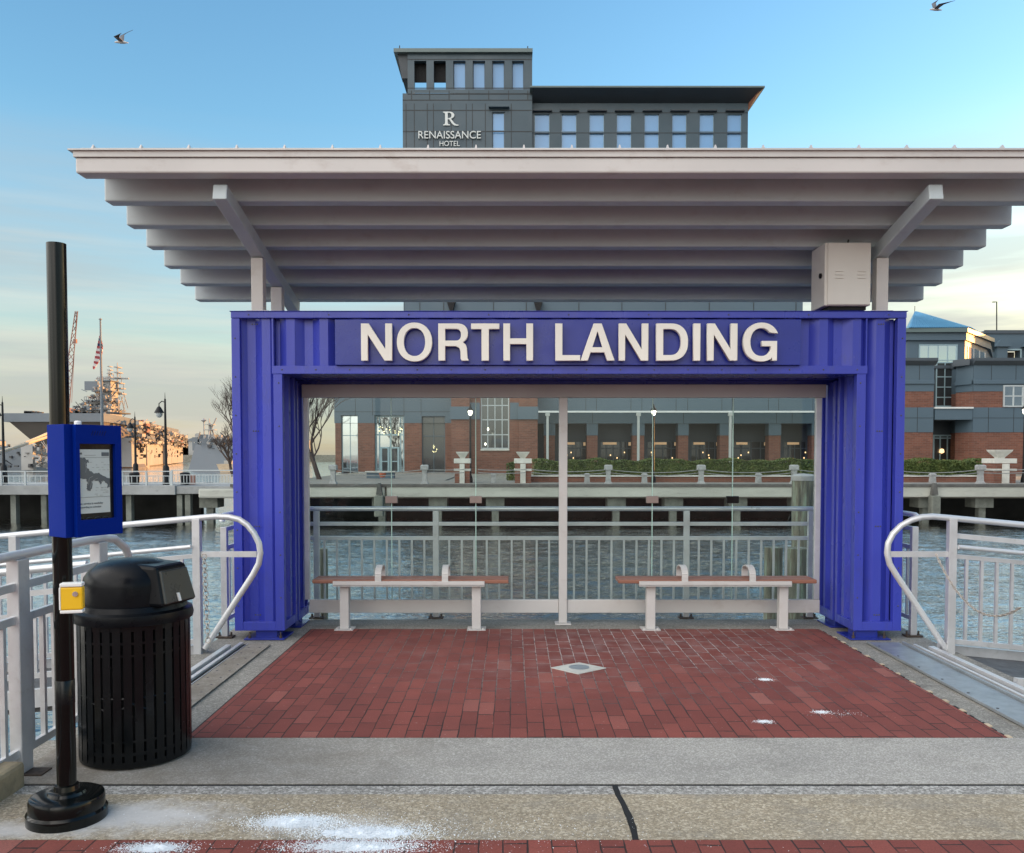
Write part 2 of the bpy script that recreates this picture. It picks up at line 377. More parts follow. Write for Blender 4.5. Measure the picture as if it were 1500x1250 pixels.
class MB:
    def __init__(s): s.bm = bmesh.new()
    def quad(s, *pts):
        vs = [s.bm.verts.new(p) for p in pts]
        return s.bm.faces.new(vs)
    def hexa(s, c):
        v = [s.bm.verts.new(p) for p in c]   # 4 bottom ccw, 4 top ccw
        for f in ((3,2,1,0),(4,5,6,7),(0,1,5,4),(1,2,6,5),(2,3,7,6),(3,0,4,7)): s.bm.faces.new([v[i] for i in f])
        return s
    def box(s, x0, x1, y0, y1, z0, z1):
        if x0 > x1: x0, x1 = x1, x0
        if y0 > y1: y0, y1 = y1, y0
        if z0 > z1: z0, z1 = z1, z0
        s.hexa([(x0,y0,z0),(x1,y0,z0),(x1,y1,z0),(x0,y1,z0),(x0,y0,z1),(x1,y0,z1),(x1,y1,z1),(x0,y1,z1)]); return s
    def beam(s, p, q, w, h, up=(0,0,1)):
        p = Vector(p); q = Vector(q); d = (q-p).normalized(); u = Vector(up)
        if abs(d.dot(u)) > .99: u = Vector((0,1,0))
        sd = d.cross(u).normalized(); u = sd.cross(d).normalized()
        c = []
        for e in (p, q):
            c.append([e-sd*w/2-u*h/2, e+sd*w/2-u*h/2, e+sd*w/2+u*h/2, e-sd*w/2+u*h/2])
        s.hexa([c[0][0],c[0][1],c[1][1],c[1][0],c[0][3],c[0][2],c[1][2],c[1][3]]); return s
    def tube(s, pts, r, n=10, r2=None, closed=False):
        pts = [Vector(p) for p in pts]; k = len(pts); rings = []; prev = None
        for i, p in enumerate(pts):
            if closed: d = pts[(i+1) % k]-pts[i-1]
            elif i == 0: d = pts[1]-p
            elif i == k-1: d = p-pts[i-1]
            else: d = pts[i+1]-pts[i-1]
            d.normalize()
            if prev is None:
                u = Vector((0,0,1)) if abs(d.z) < .9 else Vector((0,1,0))
                a = d.cross(u).normalized()
            else:
                a = (prev - d*prev.dot(d)).normalized()
            prev = a; b = d.cross(a)
            rr = r if r2 is None else r+(r2-r)*i/(k-1)
            rings.append([s.bm.verts.new(p+(a*cos(2*pi*j/n)+b*sin(2*pi*j/n))*rr) for j in range(n)])
        m = k if closed else k-1
        for i in range(m):
            A, B = rings[i], rings[(i+1) % k]
            for j in range(n): s.bm.faces.new([A[j], A[(j+1) % n], B[(j+1) % n], B[j]])
        if not closed:
            s.bm.faces.new(rings[0][::-1]); s.bm.faces.new(rings[-1])
        return s
    def lathe(s, prof, c=(0,0,0), n=32, a0=0, sx=1, sy=1):
        rings = []
        for (r, z) in prof:
            if r < 1e-5: rings.append([s.bm.verts.new((c[0], c[1], c[2]+z))])
            else: rings.append([s.bm.verts.new((c[0]+r*sx*cos(a0+2*pi*j/n), c[1]+r*sy*sin(a0+2*pi*j/n), c[2]+z)) for j in range(n)])
        for A, B in zip(rings, rings[1:]):
            for j in range(n):
                a = [A[j % len(A)], A[(j+1) % len(A)], B[(j+1) % len(B)], B[j % len(B)]]
                u = []
                for q in a:
                    if q not in u: u.append(q)
                if len(u) > 2: s.bm.faces.new(u)
        for rg, fl in ((rings[0], True), (rings[-1], False)):
            if len(rg) > 2: s.bm.faces.new(rg[::-1] if fl else rg)
        return s
    def prism(s, poly, vec):
        vec = Vector(vec); A = [s.bm.verts.new(p) for p in poly]; B = [s.bm.verts.new(Vector(p)+vec) for p in poly]
        n = len(A)
        s.bm.faces.new(A[::-1]); s.bm.faces.new(B)
        for i in range(n): s.bm.faces.new([A[i], A[(i+1) % n], B[(i+1) % n], B[i]])
        return s
    def build(s, name, mat, parent=None, smooth=False, bevel=0, kind=None):
        bmesh.ops.recalc_face_normals(s.bm, faces=s.bm.faces)
        me = bpy.data.meshes.new(name); s.bm.to_mesh(me); s.bm.free()
        if parent is not None: me.transform(Matrix.Translation(-wloc(parent)))
        me.materials.append(M[mat] if isinstance(mat, str) else mat)
        if smooth:
            me.shade_smooth(); me.set_sharp_from_angle(angle=R(38))
        o = bpy.data.objects.new(name, me); COL.objects.link(o)
        if parent is not None: o.parent = parent
        if bevel:
            md = o.modifiers.new('bevel', 'BEVEL'); md.width = bevel; md.segments = 2; md.limit_method = 'ANGLE'; md.angle_limit = R(50)
        if kind: o['kind'] = kind
        return o
def dup(o, delta, label=None):
    def cp(a, par):
        c = a.copy(); COL.objects.link(c); c.parent = par
        for ch in list(a.children): cp(ch, c)
        return c
    r = cp(o, None); r.location = Vector(o.location)+Vector(delta)
    if label: r['label'] = label
    return r
def struct(mb, name, mat, **kw): return mb.build(name, mat, kind='structure', **kw)

def wall(mb, x0, x1, z0, z1, Y, holes=(), depth=.3, side=True, back=None):
    """front wall facing -Y with rectangular holes (hx0,hx1,hz0,hz1), reveals of the given depth"""
    xs = sorted({x0, x1, *[h[0] for h in holes], *[h[1] for h in holes]})
    zs = sorted({z0, z1, *[h[2] for h in holes], *[h[3] for h in holes]})
    xs = [x for x in xs if x0 <= x <= x1]; zs = [z for z in zs if z0 <= z <= z1]
    for a, b in zip(xs, xs[1:]):
        for c, d in zip(zs, zs[1:]):
            mx, mz = (a+b)/2, (c+d)/2
            if any(h[0] < mx < h[1] and h[2] < mz < h[3] for h in holes): continue
            mb.quad((a,Y,c),(b,Y,c),(b,Y,d),(a,Y,d))
    for h in holes:
        a, b, c, d = h[:4]
        mb.quad((a,Y,c),(a,Y+depth,c),(a,Y+depth,d),(a,Y,d)); mb.quad((b,Y,c),(b,Y,d),(b,Y+depth,d),(b,Y+depth,c))
        mb.quad((a,Y,d),(a,Y+depth,d),(b,Y+depth,d),(b,Y,d)); mb.quad((a,Y,c),(b,Y,c),(b,Y+depth,c),(a,Y+depth,c))
    if back:
        mb.quad((x0,Y,z0),(x0,Y,z1),(x0,back,z1),(x0,back,z0)); mb.quad((x1,Y,z0),(x1,back,z0),(x1,back,z1),(x1,Y,z1))
        mb.quad((x0,Y,z1),(x1,Y,z1),(x1,back,z1),(x0,back,z1))
    return mb
def rect(px0, px1, py0, py1, Y):
    a = P(px0, py1, Y); b = P(px1, py0, Y)
    return (a.x, b.x, a.z, b.z)
def window(par, r, Y, nx=2, nz=2, fm='frame_blue', gm='glass_sky', w=.07, zs=None, xs=None):
    x0, x1, z0, z1 = r
    f = MB()
    f.box(x0, x0+w, Y-.05, Y+.04, z0, z1); f.box(x1-w, x1, Y-.05, Y+.04, z0, z1)
    f.box(x0+w, x1-w, Y-.05, Y+.04, z0, z0+w); f.box(x0+w, x1-w, Y-.05, Y+.04, z1-w, z1)
    xs = xs or [x0+(x1-x0)*i/nx for i in range(1, nx)]
    zs = zs if zs is not None else [z0+(z1-z0)*i/nz for i in range(1, nz)]
    for x in xs: f.box(x-w*.35, x+w*.35, Y-.035, Y+.02, z0+w, z1-w)
    for z in zs: f.box(x0+w, x1-w, Y-.03, Y+.018, z-w*.4, z+w*.4)
    fr = f.build('window', fm, par)
    g = MB(); g.box(x0+w*.5, x1-w*.5, Y+.022, Y+.035, z0+w*.5, z1-w*.5); g.build('pane', gm, fr)
    return fr

# ------------------------------------------------------------------ world
SUN_AZ = R(65)      # from +Y towards +X
SUN_EL = R(4.0)
w = bpy.data.worlds.new('World'); S.world = w; w.use_nodes = True
nt = w.node_tree; bg = nt.nodes['Background']
sky = N(nt, 'ShaderNodeTexSky', sky_type='NISHITA'); sky.sun_disc = False
sky.sun_elevation = SUN_EL; sky.sun_rotation = SUN_AZ; sky.altitude = 0
sky.air_density = 1.0; sky.dust_density = 0.8; sky.ozone_density = 1.2
tc = N(nt, 'ShaderNodeTexCoord')
sxyz = N(nt, 'ShaderNodeSeparateXYZ'); L(nt, tc.outputs['Generated'], sxyz.inputs[0])
mp = N(nt, 'ShaderNodeMapping'); mp.inputs['Scale'].default_value = (1.2, 1.2, 13.0); mp.inputs['Location'].default_value = (.4, .2, .3)
L(nt, tc.outputs['Generated'], mp.inputs['Vector'])
cn = noise(nt, mp.outputs[0], 1.7, 6, .52)
band = ramp(nt, sxyz.outputs[2], [(.0, .75), (.13, .95), (.22, .55), (.34, 0.0)])
cm = mathn(nt, 'MULTIPLY', ramp(nt, cn, [(.38, 0.0), (.58, 1.0)]), band)
cm = mathn(nt, 'MULTIPLY', cm, .85)
tint = ramp(nt, sxyz.outputs[2], [(.0, (1.04,1.10,1.22)), (.15, (.98,1.22,1.50)), (.32, (.93,1.43,1.84)), (.55, (.84,1.37,1.85))])
skyc = mixc(nt, 1.0, sky.outputs[0], tint, 'MULTIPLY')
hsv = N(nt, 'ShaderNodeHueSaturation'); L(nt, skyc, hsv.inputs['Color'])
L(nt, ramp(nt, sxyz.outputs[2], [(.02, (.62,)*3), (.2, (.85,)*3), (.34, (1.0,)*3)]), hsv.inputs['Saturation'])
sdt = N(nt, 'ShaderNodeVectorMath', operation='DOT_PRODUCT'); L(nt, tc.outputs['Generated'], sdt.inputs[0]); sdt.inputs[1].default_value = (sin(SUN_AZ), cos(SUN_AZ), .05)
wf_ = mathn(nt, 'MULTIPLY', ramp(nt, sdt.outputs['Value'], [(.45, 0.0), (.95, 1.0)]), ramp(nt, sxyz.outputs[2], [(.08, 1.0), (.36, 0.0)]))
warm = mixc(nt, wf_, hsv.outputs[0], (1.45, 1.12, .72), 'MULTIPLY')
colw = mixc(nt, cm, warm, (1.62, 1.72, 1.72))
mp3 = N(nt, 'ShaderNodeMapping'); mp3.inputs['Scale'].default_value = (1.0, 1.0, 17.0); mp3.inputs['Location'].default_value = (2.4, 1.2, .9); L(nt, tc.outputs['Generated'], mp3.inputs['Vector'])
c2 = mathn(nt, 'MULTIPLY', ramp(nt, noise(nt, mp3.outputs[0], 1.6, 7, .56), [(.50, 0.0), (.70, .42)]), ramp(nt, sxyz.outputs[2], [(.0, .9), (.16, 1.0), (.30, 0.0)]))
colw = mixc(nt, c2, colw, (2.9, 2.65, 2.2))
# added bright cloud bank, out of view behind the camera, lighting the front faces
dt = N(nt, 'ShaderNodeVectorMath', operation='DOT_PRODUCT'); L(nt, tc.outputs['Generated'], dt.inputs[0]); dt.inputs[1].default_value = (-.74, -.56, .38)
bk = ramp(nt, dt.outputs['Value'], [(.30, 0.0), (.70, 1.0)])
mp2 = N(nt, 'ShaderNodeMapping'); mp2.inputs['Scale'].default_value = (1.6, 1.6, 4.0); L(nt, tc.outputs['Generated'], mp2.inputs['Vector'])
bn = ramp(nt, noise(nt, mp2.outputs[0], 2.2, 5, .55), [(.35, .35), (.65, 1.0)])
bk = mathn(nt, 'MULTIPLY', mathn(nt, 'MULTIPLY', bk, bn), ramp(nt, sxyz.outputs[2], [(.0, .12), (.22, 1.0)]))
colw = mixc(nt, bk, colw, (13.6, 12.7, 11.6))
L(nt, colw, bg.inputs['Color']); bg.inputs['Strength'].default_value = .15
sun = bpy.data.lights.new('sun', 'SUN'); so = bpy.data.objects.new('sun', sun); COL.objects.link(so)
sun.energy = 4.6; sun.angle = R(.5); sun.color = (1.0, .43, .11)
sd = Vector((sin(SUN_AZ)*cos(SUN_EL), cos(SUN_AZ)*cos(SUN_EL), sin(SUN_EL)))
so.rotation_euler = sd.to_track_quat('Z', 'Y').to_euler()
S.view_settings.view_transform = 'Standard'; S.view_settings.look = 'None'; S.view_settings.gamma = 1
S.view_settings.exposure = 1.13

# ------------------------------------------------------------------ setting: near ground
WZ = -1.85
struct(MB().box(-3000, 3000, -600, 6000, WZ-3, WZ-.25), 'water', 'water')
from mathutils import noise as mno
def rippled_water(x0, x1, y0, y1, st, name):
    nx, ny = int((x1-x0)/st), int((y1-y0)/st); vs = []; fs = []
    for j in range(ny+1):
        y = y0+j*st
        for i in range(nx+1):
            x = x0+i*st
            h = .036*mno.noise((x*.6+.2*y, y*1.1, .3))+.023*mno.noise((x*1.7-.3*y, y*3.4, 2.1))+.0085*mno.noise((x*3.6, y*8.2, 5.0))
            vs.append((x, y, WZ+h))
    for j in range(ny):
        b_ = j*(nx+1)
        for i in range(nx): fs.append((b_+i, b_+i+1, b_+i+nx+2, b_+i+nx+1))
    me = bpy.data.meshes.new(name); me.from_pydata(vs, [], fs); me.materials.append(M['water']); me.shade_smooth()
    o = bpy.data.objects.new(name, me); COL.objects.link(o); o['kind'] = 'structure'
rippled_water(-28, 28, 2.2, 47, .10, 'harbour_water')
XL, XR = -2.50, 3.50
YB = G(800, 907).y          # back edge of the platform
YBF = G(800, 1082).y        # brick front edge
YC = G(800, 1150.5).y       # joint
YT = G(800, 1165).y
YR = G(800, 1232).y
bxl = G(452, 923).x; bxr = G(1195, 922).x; YBB = G(800, 922.5).y
bxl = -1.79; bxr = 2.71
# concrete slab bodies
s = MB(); s.box(XL, XR, YBF-.02, YB, -.35, -.004)
struct(s, 'landing_slab', 'conc_old')
struct(MB().box(-200, 200, -300, 2.0, -1.9, -.004).box(-2.62, 60, 2.0, YBF-.02, -1.9, -.004).box(-60,-2.62,2.0,4.15,-1.9,-.004), 'quay_slab', 'conc_old')
struct(MB().box(-2.42, 60, YC+.009, YBF, -.002, .004), 'pavement', 'conc')
struct(MB().box(bxl, bxr, YBF+.004, YBB, -.003, .006), 'brick_paving', 'paver')
# tan slabs, split by a diagonal joint at the right
j0 = G(903, 1152); j1 = G(931, 1231)
t = MB()
t.prism([(-60, YR+.004, -.002), (j1.x-.009, YR+.004, -.002), (j0.x-.009, YT, -.002), (-60, YT, -.002)], (0, 0, .006))
t.prism([(j1.x+.009, YR+.004, -.002), (60, YR+.004, -.002), (60, YT, -.002), (j0.x+.009, YT, -.002)], (0, 0, .006))
struct(t, 'aggregate_paving', 'tan')
# gravelly strip with uneven edge
g = MB(); x = -2.5; top = YC-.012
segs = []
while x < 8:
    nx_ = x+random.uniform(.05, .16)
    segs.append((x, nx_)); x = nx_
prevy = YT+.002
for a, b in segs:
    ny = YT+random.uniform(-.003, .004)
    g.prism([(a, prevy, -.002), (b, ny, -.002), (b, top+random.uniform(-.0015, .0015), -.002), (a, top, -.002)], (0, 0, .0035))
    prevy = ny
struct(g, 'gravel_strip', 'gravel')
struct(MB().box(-60, 60, -60, YR-.003, -.003, .005), 'brick_walk', 'paver2')
# dark joint fillers
d = MB(); d.box(-2.6, 60, YC-.014, YC+.010, -.003, .0008)
jp = []
for i in range(15):
    t_ = i/14; jp.append((j1.x+(j0.x-j1.x)*t_+.010*sin(t_*5)+random.uniform(-.002, .002), YR+(YC-YR)*t_))
for (xa__, ya__), (xb__, yb__) in zip(jp, jp[1:]): d.prism([(xa__-.013, ya__, -.003), (xa__+.013, ya__, -.003), (xb__+.013, yb__, -.003), (xb__-.013, yb__, -.003)], (0,0,.0074))
struct(d, 'pavement_joint', 'dark')
# brick border joint dark line / wood shim at right
d = MB()
for i in range(34):
    y = YBF+.05+i*.085
    if random.random() < .8: d.box(bxr+.004, bxr+.004+random.uniform(.008, .02), y, y+random.uniform(.04, .08), -.003, .0035)
d.box(bxl-.012, bxl-.003, YBF+.05, YBB, -.003, .0035)
struct(d, 'edge_joint', 'dark')
d = MB()
for i in range(12):
    y = YBF+.02+i*.24+random.uniform(-.05, .05)
    d.box(bxr+.006, bxr+.03, y, y+random.uniform(.03, .07), -.002, .0065)
struct(d, 'joint_filler', 'rope')
# deck edge piles below the landing
for i, (x, y) in enumerate([(-2.2, 8.0), (.5, 8.0), (3.2, 8.0), (-2.2, 6.2), (3.2, 6.2)]):
    if i == 0:
        pl0 = thing('deck_pile', 'round concrete pile under the landing slab', 'pile', (x, y, WZ-1), 'piles under the landing slab')
        MB().lathe([(.16, 0), (.16, 2.5)], (x, y, WZ-1), 16).build('pile_shaft', 'pile', pl0, smooth=True)
    else: dup(pl0, (x+2.2, y-8.0, 0))

# aluminium gate tracks along both sides of the landing
tr = thing('gate_track', 'grey riveted threshold plate along the left side of the brick paving', 'track', (-2.2, 6.5, 0), 'metal tracks beside the brick paving')
m = MB(); m.box(-2.16, -1.98, 5.0, 7.18, .004, .010); m.build('plate', 'conc', tr)
m = MB(); m.box(-2.165, -2.17, 5.0, 7.2, .004, .013); m.box(-2.205, -2.235, 5.0, 7.2, .004, .022); m.box(-2.26, -2.30, 4.9, 7.05, .004, .035); m.build('rail', 'alu', tr)
m = MB()
for i in range(11):
    for xx in (-2.12, -2.03): m.lathe([(.008, 0), (.008, .003), (0, .004)], (xx, 5.15+i*.19, .009), 8)
m.build('rivet', 'deck_dark', tr)
m = MB(); m.box(-2.20, -2.175, 5.0, 7.2, .004, .006); m.box(-2.255, -2.24, 5.0, 7.2, .004, .006); m.build('slot', 'dark', tr)
tr = thing('gate_track', 'wide galvanised channel along the right side of the brick paving', 'track', (3.05, 6.0, 0), 'metal tracks beside the brick paving')
m = MB(); m.box(2.92, 3.17, 3.9, 7.25, .002, .010); m.build('channel', 'galv', tr)
m = MB(); m.box(2.905, 2.917, 3.9, 7.25, .002, .020); m.box(3.175, 3.195, 3.9, 7.2, .002, .028); m.build('flange', 'galv', tr, bevel=.002)
m = MB(); m.box(3.22, 3.245, 3.9, 7.1, .002, .03); m.box(3.275, 3.32, 3.9, 6.95, .002, .045); m.box(3.335, 3.36, 3.9, 6.9, .002, .02); m.build('rail', 'alu', tr, bevel=.003)
m = MB()
for i in range(9):
    m.lathe([(.009, 0), (.009, .003), (0, .004)], (2.95, 4.3+i*.35, .010), 8)
m.build('rivet', 'deck_dark', tr)

# ------------------------------------------------------------------ shipping-container portal
YF = 7.43; YM = 7.86; YM2 = 7.90; YK = 8.28
cxl = P(341.5, 700, YF).x; cxr = P(1323.5, 700, YF).x
ixl = P(415, 700, YF).x; ixr = P(1253, 700, YF).x
zt = P(800, 457, YF).z; zh = P(800, 548, YF).z; zb = P(800, 924, YF).z
con = thing('container_portal', 'blue corrugated container frame with a wide opening standing on the landing', 'portal', ((cxl+cxr)/2, YF, 0))
def corr(mb, x0, x1, z0, z1, y, dep=.060, per=.278, phase=0.0, axis='x', inward=1):
    """corrugated sheet; outer crest at y, valley at y+dep*inward"""
    pts = []; a = x0-phase
    prof = [(0, 0), (.070, 0), (.139, 1), (.209, 1), (.278, 0)]
    k = 0
    while True:
        base = a+k*per
        for (u, v) in prof[:-1]: pts.append((base+u*per/.278, v))
        if base > x1: break
        k += 1
    out = []
    for (p, v), (q, w_) in zip(pts, pts[1:]):
        if q <= x0 or p >= x1: continue
        if p < x0: v = v+(w_-v)*(x0-p)/(q-p); p = x0
        if q > x1: w_ = v+(w_-v)*(x1-p)/(q-p); q = x1
        if not out: out.append((p, v))
        out.append((q, w_))
    for (p, v), (q, w_) in zip(out, out[1:]):
        ya, yb = y+dep*v*inward, y+dep*w_*inward
        if axis == 'x': mb.quad((p,ya,z0),(q,yb,z0),(q,yb,z1),(p,ya,z1))
        else: mb.quad((ya,p,z0),(yb,q,z0),(yb,q,z1),(ya,p,z1))
# front panels (legs + header in one sheet each)
m = MB()
corr(m, cxl+.07, ixl-.075, zb+.07, zt-.05, YF+.018, phase=.10); m.build('leg_panel', 'blue', con)
m = MB()
corr(m, ixr+.075, cxr-.07, zb+.07, zt-.05, YF+.018, phase=.19)
m.build('leg_panel', 'blue', con)
m = MB(); corr(m, ixl-.076, ixr+.076, zh+.065, zt-.05, YF+.018, phase=.17); m.build('header_panel', 'blue', con)
# trims
m = MB()
m.box(cxl, cxr+.0, YF-.012, YF+.05, zt-.052, zt)                    # top rail
m.box(cxl-.01, cxr+.01, YF-.02, YK, zt, zt+.006)
m.build('top_trim', 'blue', con, bevel=.003)
m = MB(); m.box(ixl-.085, ixr+.085, YF-.008, YF+.055, zh, zh+.068); m.build('header_trim', 'blue', con, bevel=.003)
for a, b in ((cxl, cxl+.07), (cxr-.07, cxr)):
    MB().box(a, b, YF-.004, YF+.06, zb, zt-.053).build('corner_trim', 'blue', con, bevel=.003)
for a, b in ((ixl-.075, ixl), (ixr, ixr+.075)):
    MB().box(a, b, YF-.004, YF+.06, zb, zh-.001).build('jamb_trim', 'blue', con, bevel=.003)
m = MB()
m.box(ixl-.085, ixl-.072, YF+.0, YF+.05, zh+.069, zt-.053); m.build('seam_trim', 'blue', con)
MB().box(ixr+.072, ixr+.082, YF+.002, YF+.05, zh+.069, zt-.053).build('seam_trim', 'blue', con)
for a, b in ((cxl+.07, ixl-.075), (ixr+.075, cxr-.07)):
    MB().box(a, b, YF-.002, YF+.06, zb, zb+.075).build('foot_trim', 'blue', con, bevel=.003)
# side sheets of front and rear columns
for sgn, xi, xo in ((1, ixl, cxl), (-1, ixr, cxr)):
    m = MB()
    corr(m, YF+.06, YM-.05, zb+.07, zh+.02, xi-.012*sgn, dep=.03, per=.24, phase=.05, axis='y', inward=-sgn)
    m.build('jamb_panel', 'blue', con)
    m = MB(); m.box(xi-.06*sgn, xi+.002*sgn, YM-.05, YM, zb, zh); m.box(xi-.05*sgn, xi, YF+.062, YM-.052, zb, zb+.072)
    m.build('jamb_trim', 'blue', con, bevel=.003)
    m = MB(); m.box(xi-.10*sgn, xi-.05*sgn, YM, YM2, zb+.02, zh); m.build('joint_strip', 'blue_sign', con)
    m = MB()
    corr(m, YM2+.05, YK-.04, zb+.07, zh-.02, xi-.006*sgn, dep=.03, per=.20, phase=.02, axis='y', inward=-sgn)
    m.box(xi-.35*sgn, xi+.006*sgn, YM2, YM2+.05, zb, zh-.02)
    m.build('rear_jamb_panel', 'blue', con)
    m = MB(); m.box(xi-.06*sgn, xi+.008*sgn, YM2+.05, YK, zb, zb+.08); m.box(xi-.06*sgn, xi+.004*sgn, YK-.04, YK, zb+.08, zh); m.build('rear_trim', 'blue', con, bevel=.003)
    m = MB()
    corr(m, YF+.06, YK-.05, zb+.07, zt-.05, xo+.012*sgn, dep=.03, per=.278, phase=.1, axis='y', inward=sgn)
    m.box(xo, xo+.04*sgn, YK-.05, YK, zb, zt-.053); m.box(xo, xo+.05*sgn, YF+.06, YK-.05, zb, zb+.07)
    m.box(xo+.05*sgn, xi-.06*sgn, YF+.06, YK-.02, zb, zb+.01)
    m.box(xo+.0*sgn, xi-.065*sgn, YK-.02, YK-.005, zb+.01, zt-.055)
    m.build('outer_panel', 'blue', con)
Yx0 = 8.13
m = MB(); m.box(ixl-.06, ixr+.06, YF+.055, YM, zh, zh+.03); m.box(ixl-.06, ixr+.06, YM2, YK, zh+.0, zh+.03); m.box(cxl+.05, cxr-.05, YK-.02, YK, zh+.031, zt-.001)
m.box(ixl-.06, ixr+.06, Yx0-.02, Yx0+.015, P(800,564.5,Yx0).z, zh-.001); m.build('soffit', 'blue_sign', con)
# rivets
m = MB()
def rivet(x, z, y): m.lathe([(.0075, 0), (.006, .0035), (0, .005)], (0, 0, 0), 8)
def add_rivet(mb, x, y, z):
    n = 8; c = Vector((x, y, z)); a = [mb.bm.verts.new(c+Vector((.007*cos(2*pi*i/n), 0, .007*sin(2*pi*i/n)))) for i in range(n)]
    b = [mb.bm.verts.new(c+Vector((.004*cos(2*pi*i/n), -.004, .004*sin(2*pi*i/n)))) for i in range(n)]
    for i in range(n): mb.bm.faces.new([a[i], a[(i+1)%n], b[(i+1)%n], b[i]])
    mb.bm.faces.new(b)
for x in (cxl+.03, cxr-.03):
    for i in range(8): add_rivet(m, x, YF-.0045, .28+i*.32)
for x in (ixl-.03, ixr+.03):
    for i in range(6): add_rivet(m, x, YF-.0045, .35+i*.36)
for i in range(18): add_rivet(m, ixl+.0+i*(ixr-ixl)/17, YF-.0085, zh+.034)
for i in range(9): add_rivet(m, cxl+.15+i*(cxr-cxl-.3)/8, YF-.0125, zt-.026)
k = 0
xx = cxl+.24
for base in (cxl+.19, cxr-.2):
    for z in (zt-.10, .95, zb+.13, 1.75):
        for q in (-.02, 0, .02): add_rivet(m, base+q, YF+.0165 if q else YF+.0165, z)
m.build('rivet', 'deck_dark', con)
# feet
for x in (P(389, 930, YF).x, P(1272, 930, YF).x):
    f = MB(); f.box(x-.09, x+.09, YF+.03, YF+.22, .008, zb); f.box(x-.17, x+.17, YF-.05, YF+.27, .0, .010)
    fo = f.build('foot', 'blue_sign', con, bevel=.002)
    b = MB()
    for q in (-.13, .13): b.lathe([(.013, 0), (.013, .02), (.006, .02), (.006, .05), (0, .052)], (x+q, YF-.01, .01), 6)
    b.build('bolt', 'rust_steel', fo)
for x in (ixl-.12, ixr+.12):
    f = MB(); f.box(x-.08, x+.08, YM2+.06, YK-.06, .008, zb); f.box(x-.14, x+.14, YM2+.02, YK-.02, 0, .010); f.build('foot', 'blue_sign', con)

# ------------------------------------------------------------------ sign
Yb = YF-.045
sg = thing('landing_sign', 'long blue board with raised cream letters reading NORTH LANDING over the opening', 'sign', (P(832, 500, Yb).x, Yb, P(832, 536, Yb).z))
x0, x1, z0, z1 = rect(491, 1174, 468, 535, Yb)
MB().box(x0, x1, Yb, Yb+.055, z0, z1).build('board', 'blue_sign', sg, bevel=.004)
def arc(cx, cy, rx, ry, a0, a1, n=14, p=2.0):
    out = []
    for i in range(n+1):
        a = R(a0+(a1-a0)*i/n); c_, s_ = cos(a), sin(a)
        out.append((cx+rx*math.copysign(abs(c_)**(2/p), c_), cy+ry*math.copysign(abs(s_)**(2/p), s_)))
    return out
GL = {
 'N': [[(0,0),(0,1),(.20,1),(.625,.30),(.625,1),(.80,1),(.80,0),(.60,0),(.175,.70),(.175,0)]],
 'O': [arc(.455,.5,.455,.525,0,350,35,2.15), arc(.455,.5,.275,.375,0,350,35,2.15)],
 'R': [[(0,0),(0,1),(.50,1)]+arc(.50,.735,.265,.265,90,-62,14,2.2)+[(.70,.44),(.735,.36),(.745,.20),(.752,.08),(.79,.0),(.595,0),(.575,.06),(.568,.25),(.54,.345),(.45,.39),(.178,.39),(.178,0)],
       [(.178,.54),(.178,.855),(.46,.855)]+arc(.46,.6975,.125,.1575,90,-90,12,2.2)],
 'T': [[(0,.85),(0,1),(.68,1),(.68,.85),(.43,.85),(.43,0),(.25,0),(.25,.85)]],
 'H': [[(0,0),(0,1),(.178,1),(.178,.60),(.60,.60),(.60,1),(.778,1),(.778,0),(.60,0),(.60,.445),(.178,.445),(.178,0)]],
 'L': [[(0,0),(0,1),(.18,1),(.18,.15),(.63,.15),(.63,0)]],
 'A': [[(0,0),(.335,1),(.54,1),(.875,0),(.68,0),(.61,.22),(.26,.22),(.19,0)], [(.305,.36),(.565,.36),(.436,.79)]],
 'D': [[(0,0),(0,1),(.37,1)]+arc(.37,.5,.44,.5,90,-90,28,2.3), [(.178,.15),(.178,.85),(.35,.85)]+arc(.35,.5,.28,.35,90,-90,22,2.3)],
 'I': [[(0,0),(0,1),(.18,1),(.18,0)]],
 'G': [arc(.455,.5,.455,.525,24,308,34,2.15)+[(.70,.13),(.72,.0),(.85,.0),(.85,.53),(.47,.53),(.47,.39),(.69,.39)]+arc(.455,.5,.275,.375,-30,-318,34,2.15)],
}
def glyph(name, loops, x, z, w, h, y, depth, mat, parent, bev=.0):
    cu = bpy.data.curves.new(name, 'CURVE'); cu.dimensions = '2D'; cu.fill_mode = 'BOTH'; cu.extrude = depth/2
    cu.bevel_depth = bev; cu.bevel_resolution = 1; cu.offset = -bev
    xs = [p[0] for p in loops[0]]; x_0 = min(xs); sxx = w/(max(xs)-x_0)
    for lp in loops:
        sp = cu.splines.new('POLY'); sp.points.add(len(lp)-1); sp.use_cyclic_u = True
        for i, (a, b) in enumerate(lp): sp.points[i].co = ((a-x_0)*sxx, b*h, 0, 1)
    o = bpy.data.objects.new('tmp', cu); COL.objects.link(o)
    dg = bpy.context.evaluated_depsgraph_get(); dg.update()
    me = bpy.data.meshes.new_from_object(o.evaluated_get(dg)); bpy.data.objects.remove(o)
    me.name = name; me.transform(Matrix.Translation(Vector((x, y+depth/2, z))-wloc(parent)) @ Matrix.Rotation(pi/2, 4, 'X'))
    me.materials.clear(); me.materials.append(M[mat])
    ob = bpy.data.objects.new(name, me); COL.objects.link(ob); ob.parent = parent
    return ob
Yl = Yb-.075
lets = [('N',528.8,574.3),('O',581.3,633),('R',642,687),('T',690,731.5),('H',737.3,781),('L',813.4,850),('A',850.3,900.5),('N',906.4,949.8),('D',961.4,1008),('I',1015.8,1026),('N',1036,1080.3),('G',1088.8,1139.8)]
zl0 = P(800, 528.5, Yl).z; zl1 = P(800, 474, Yl).z
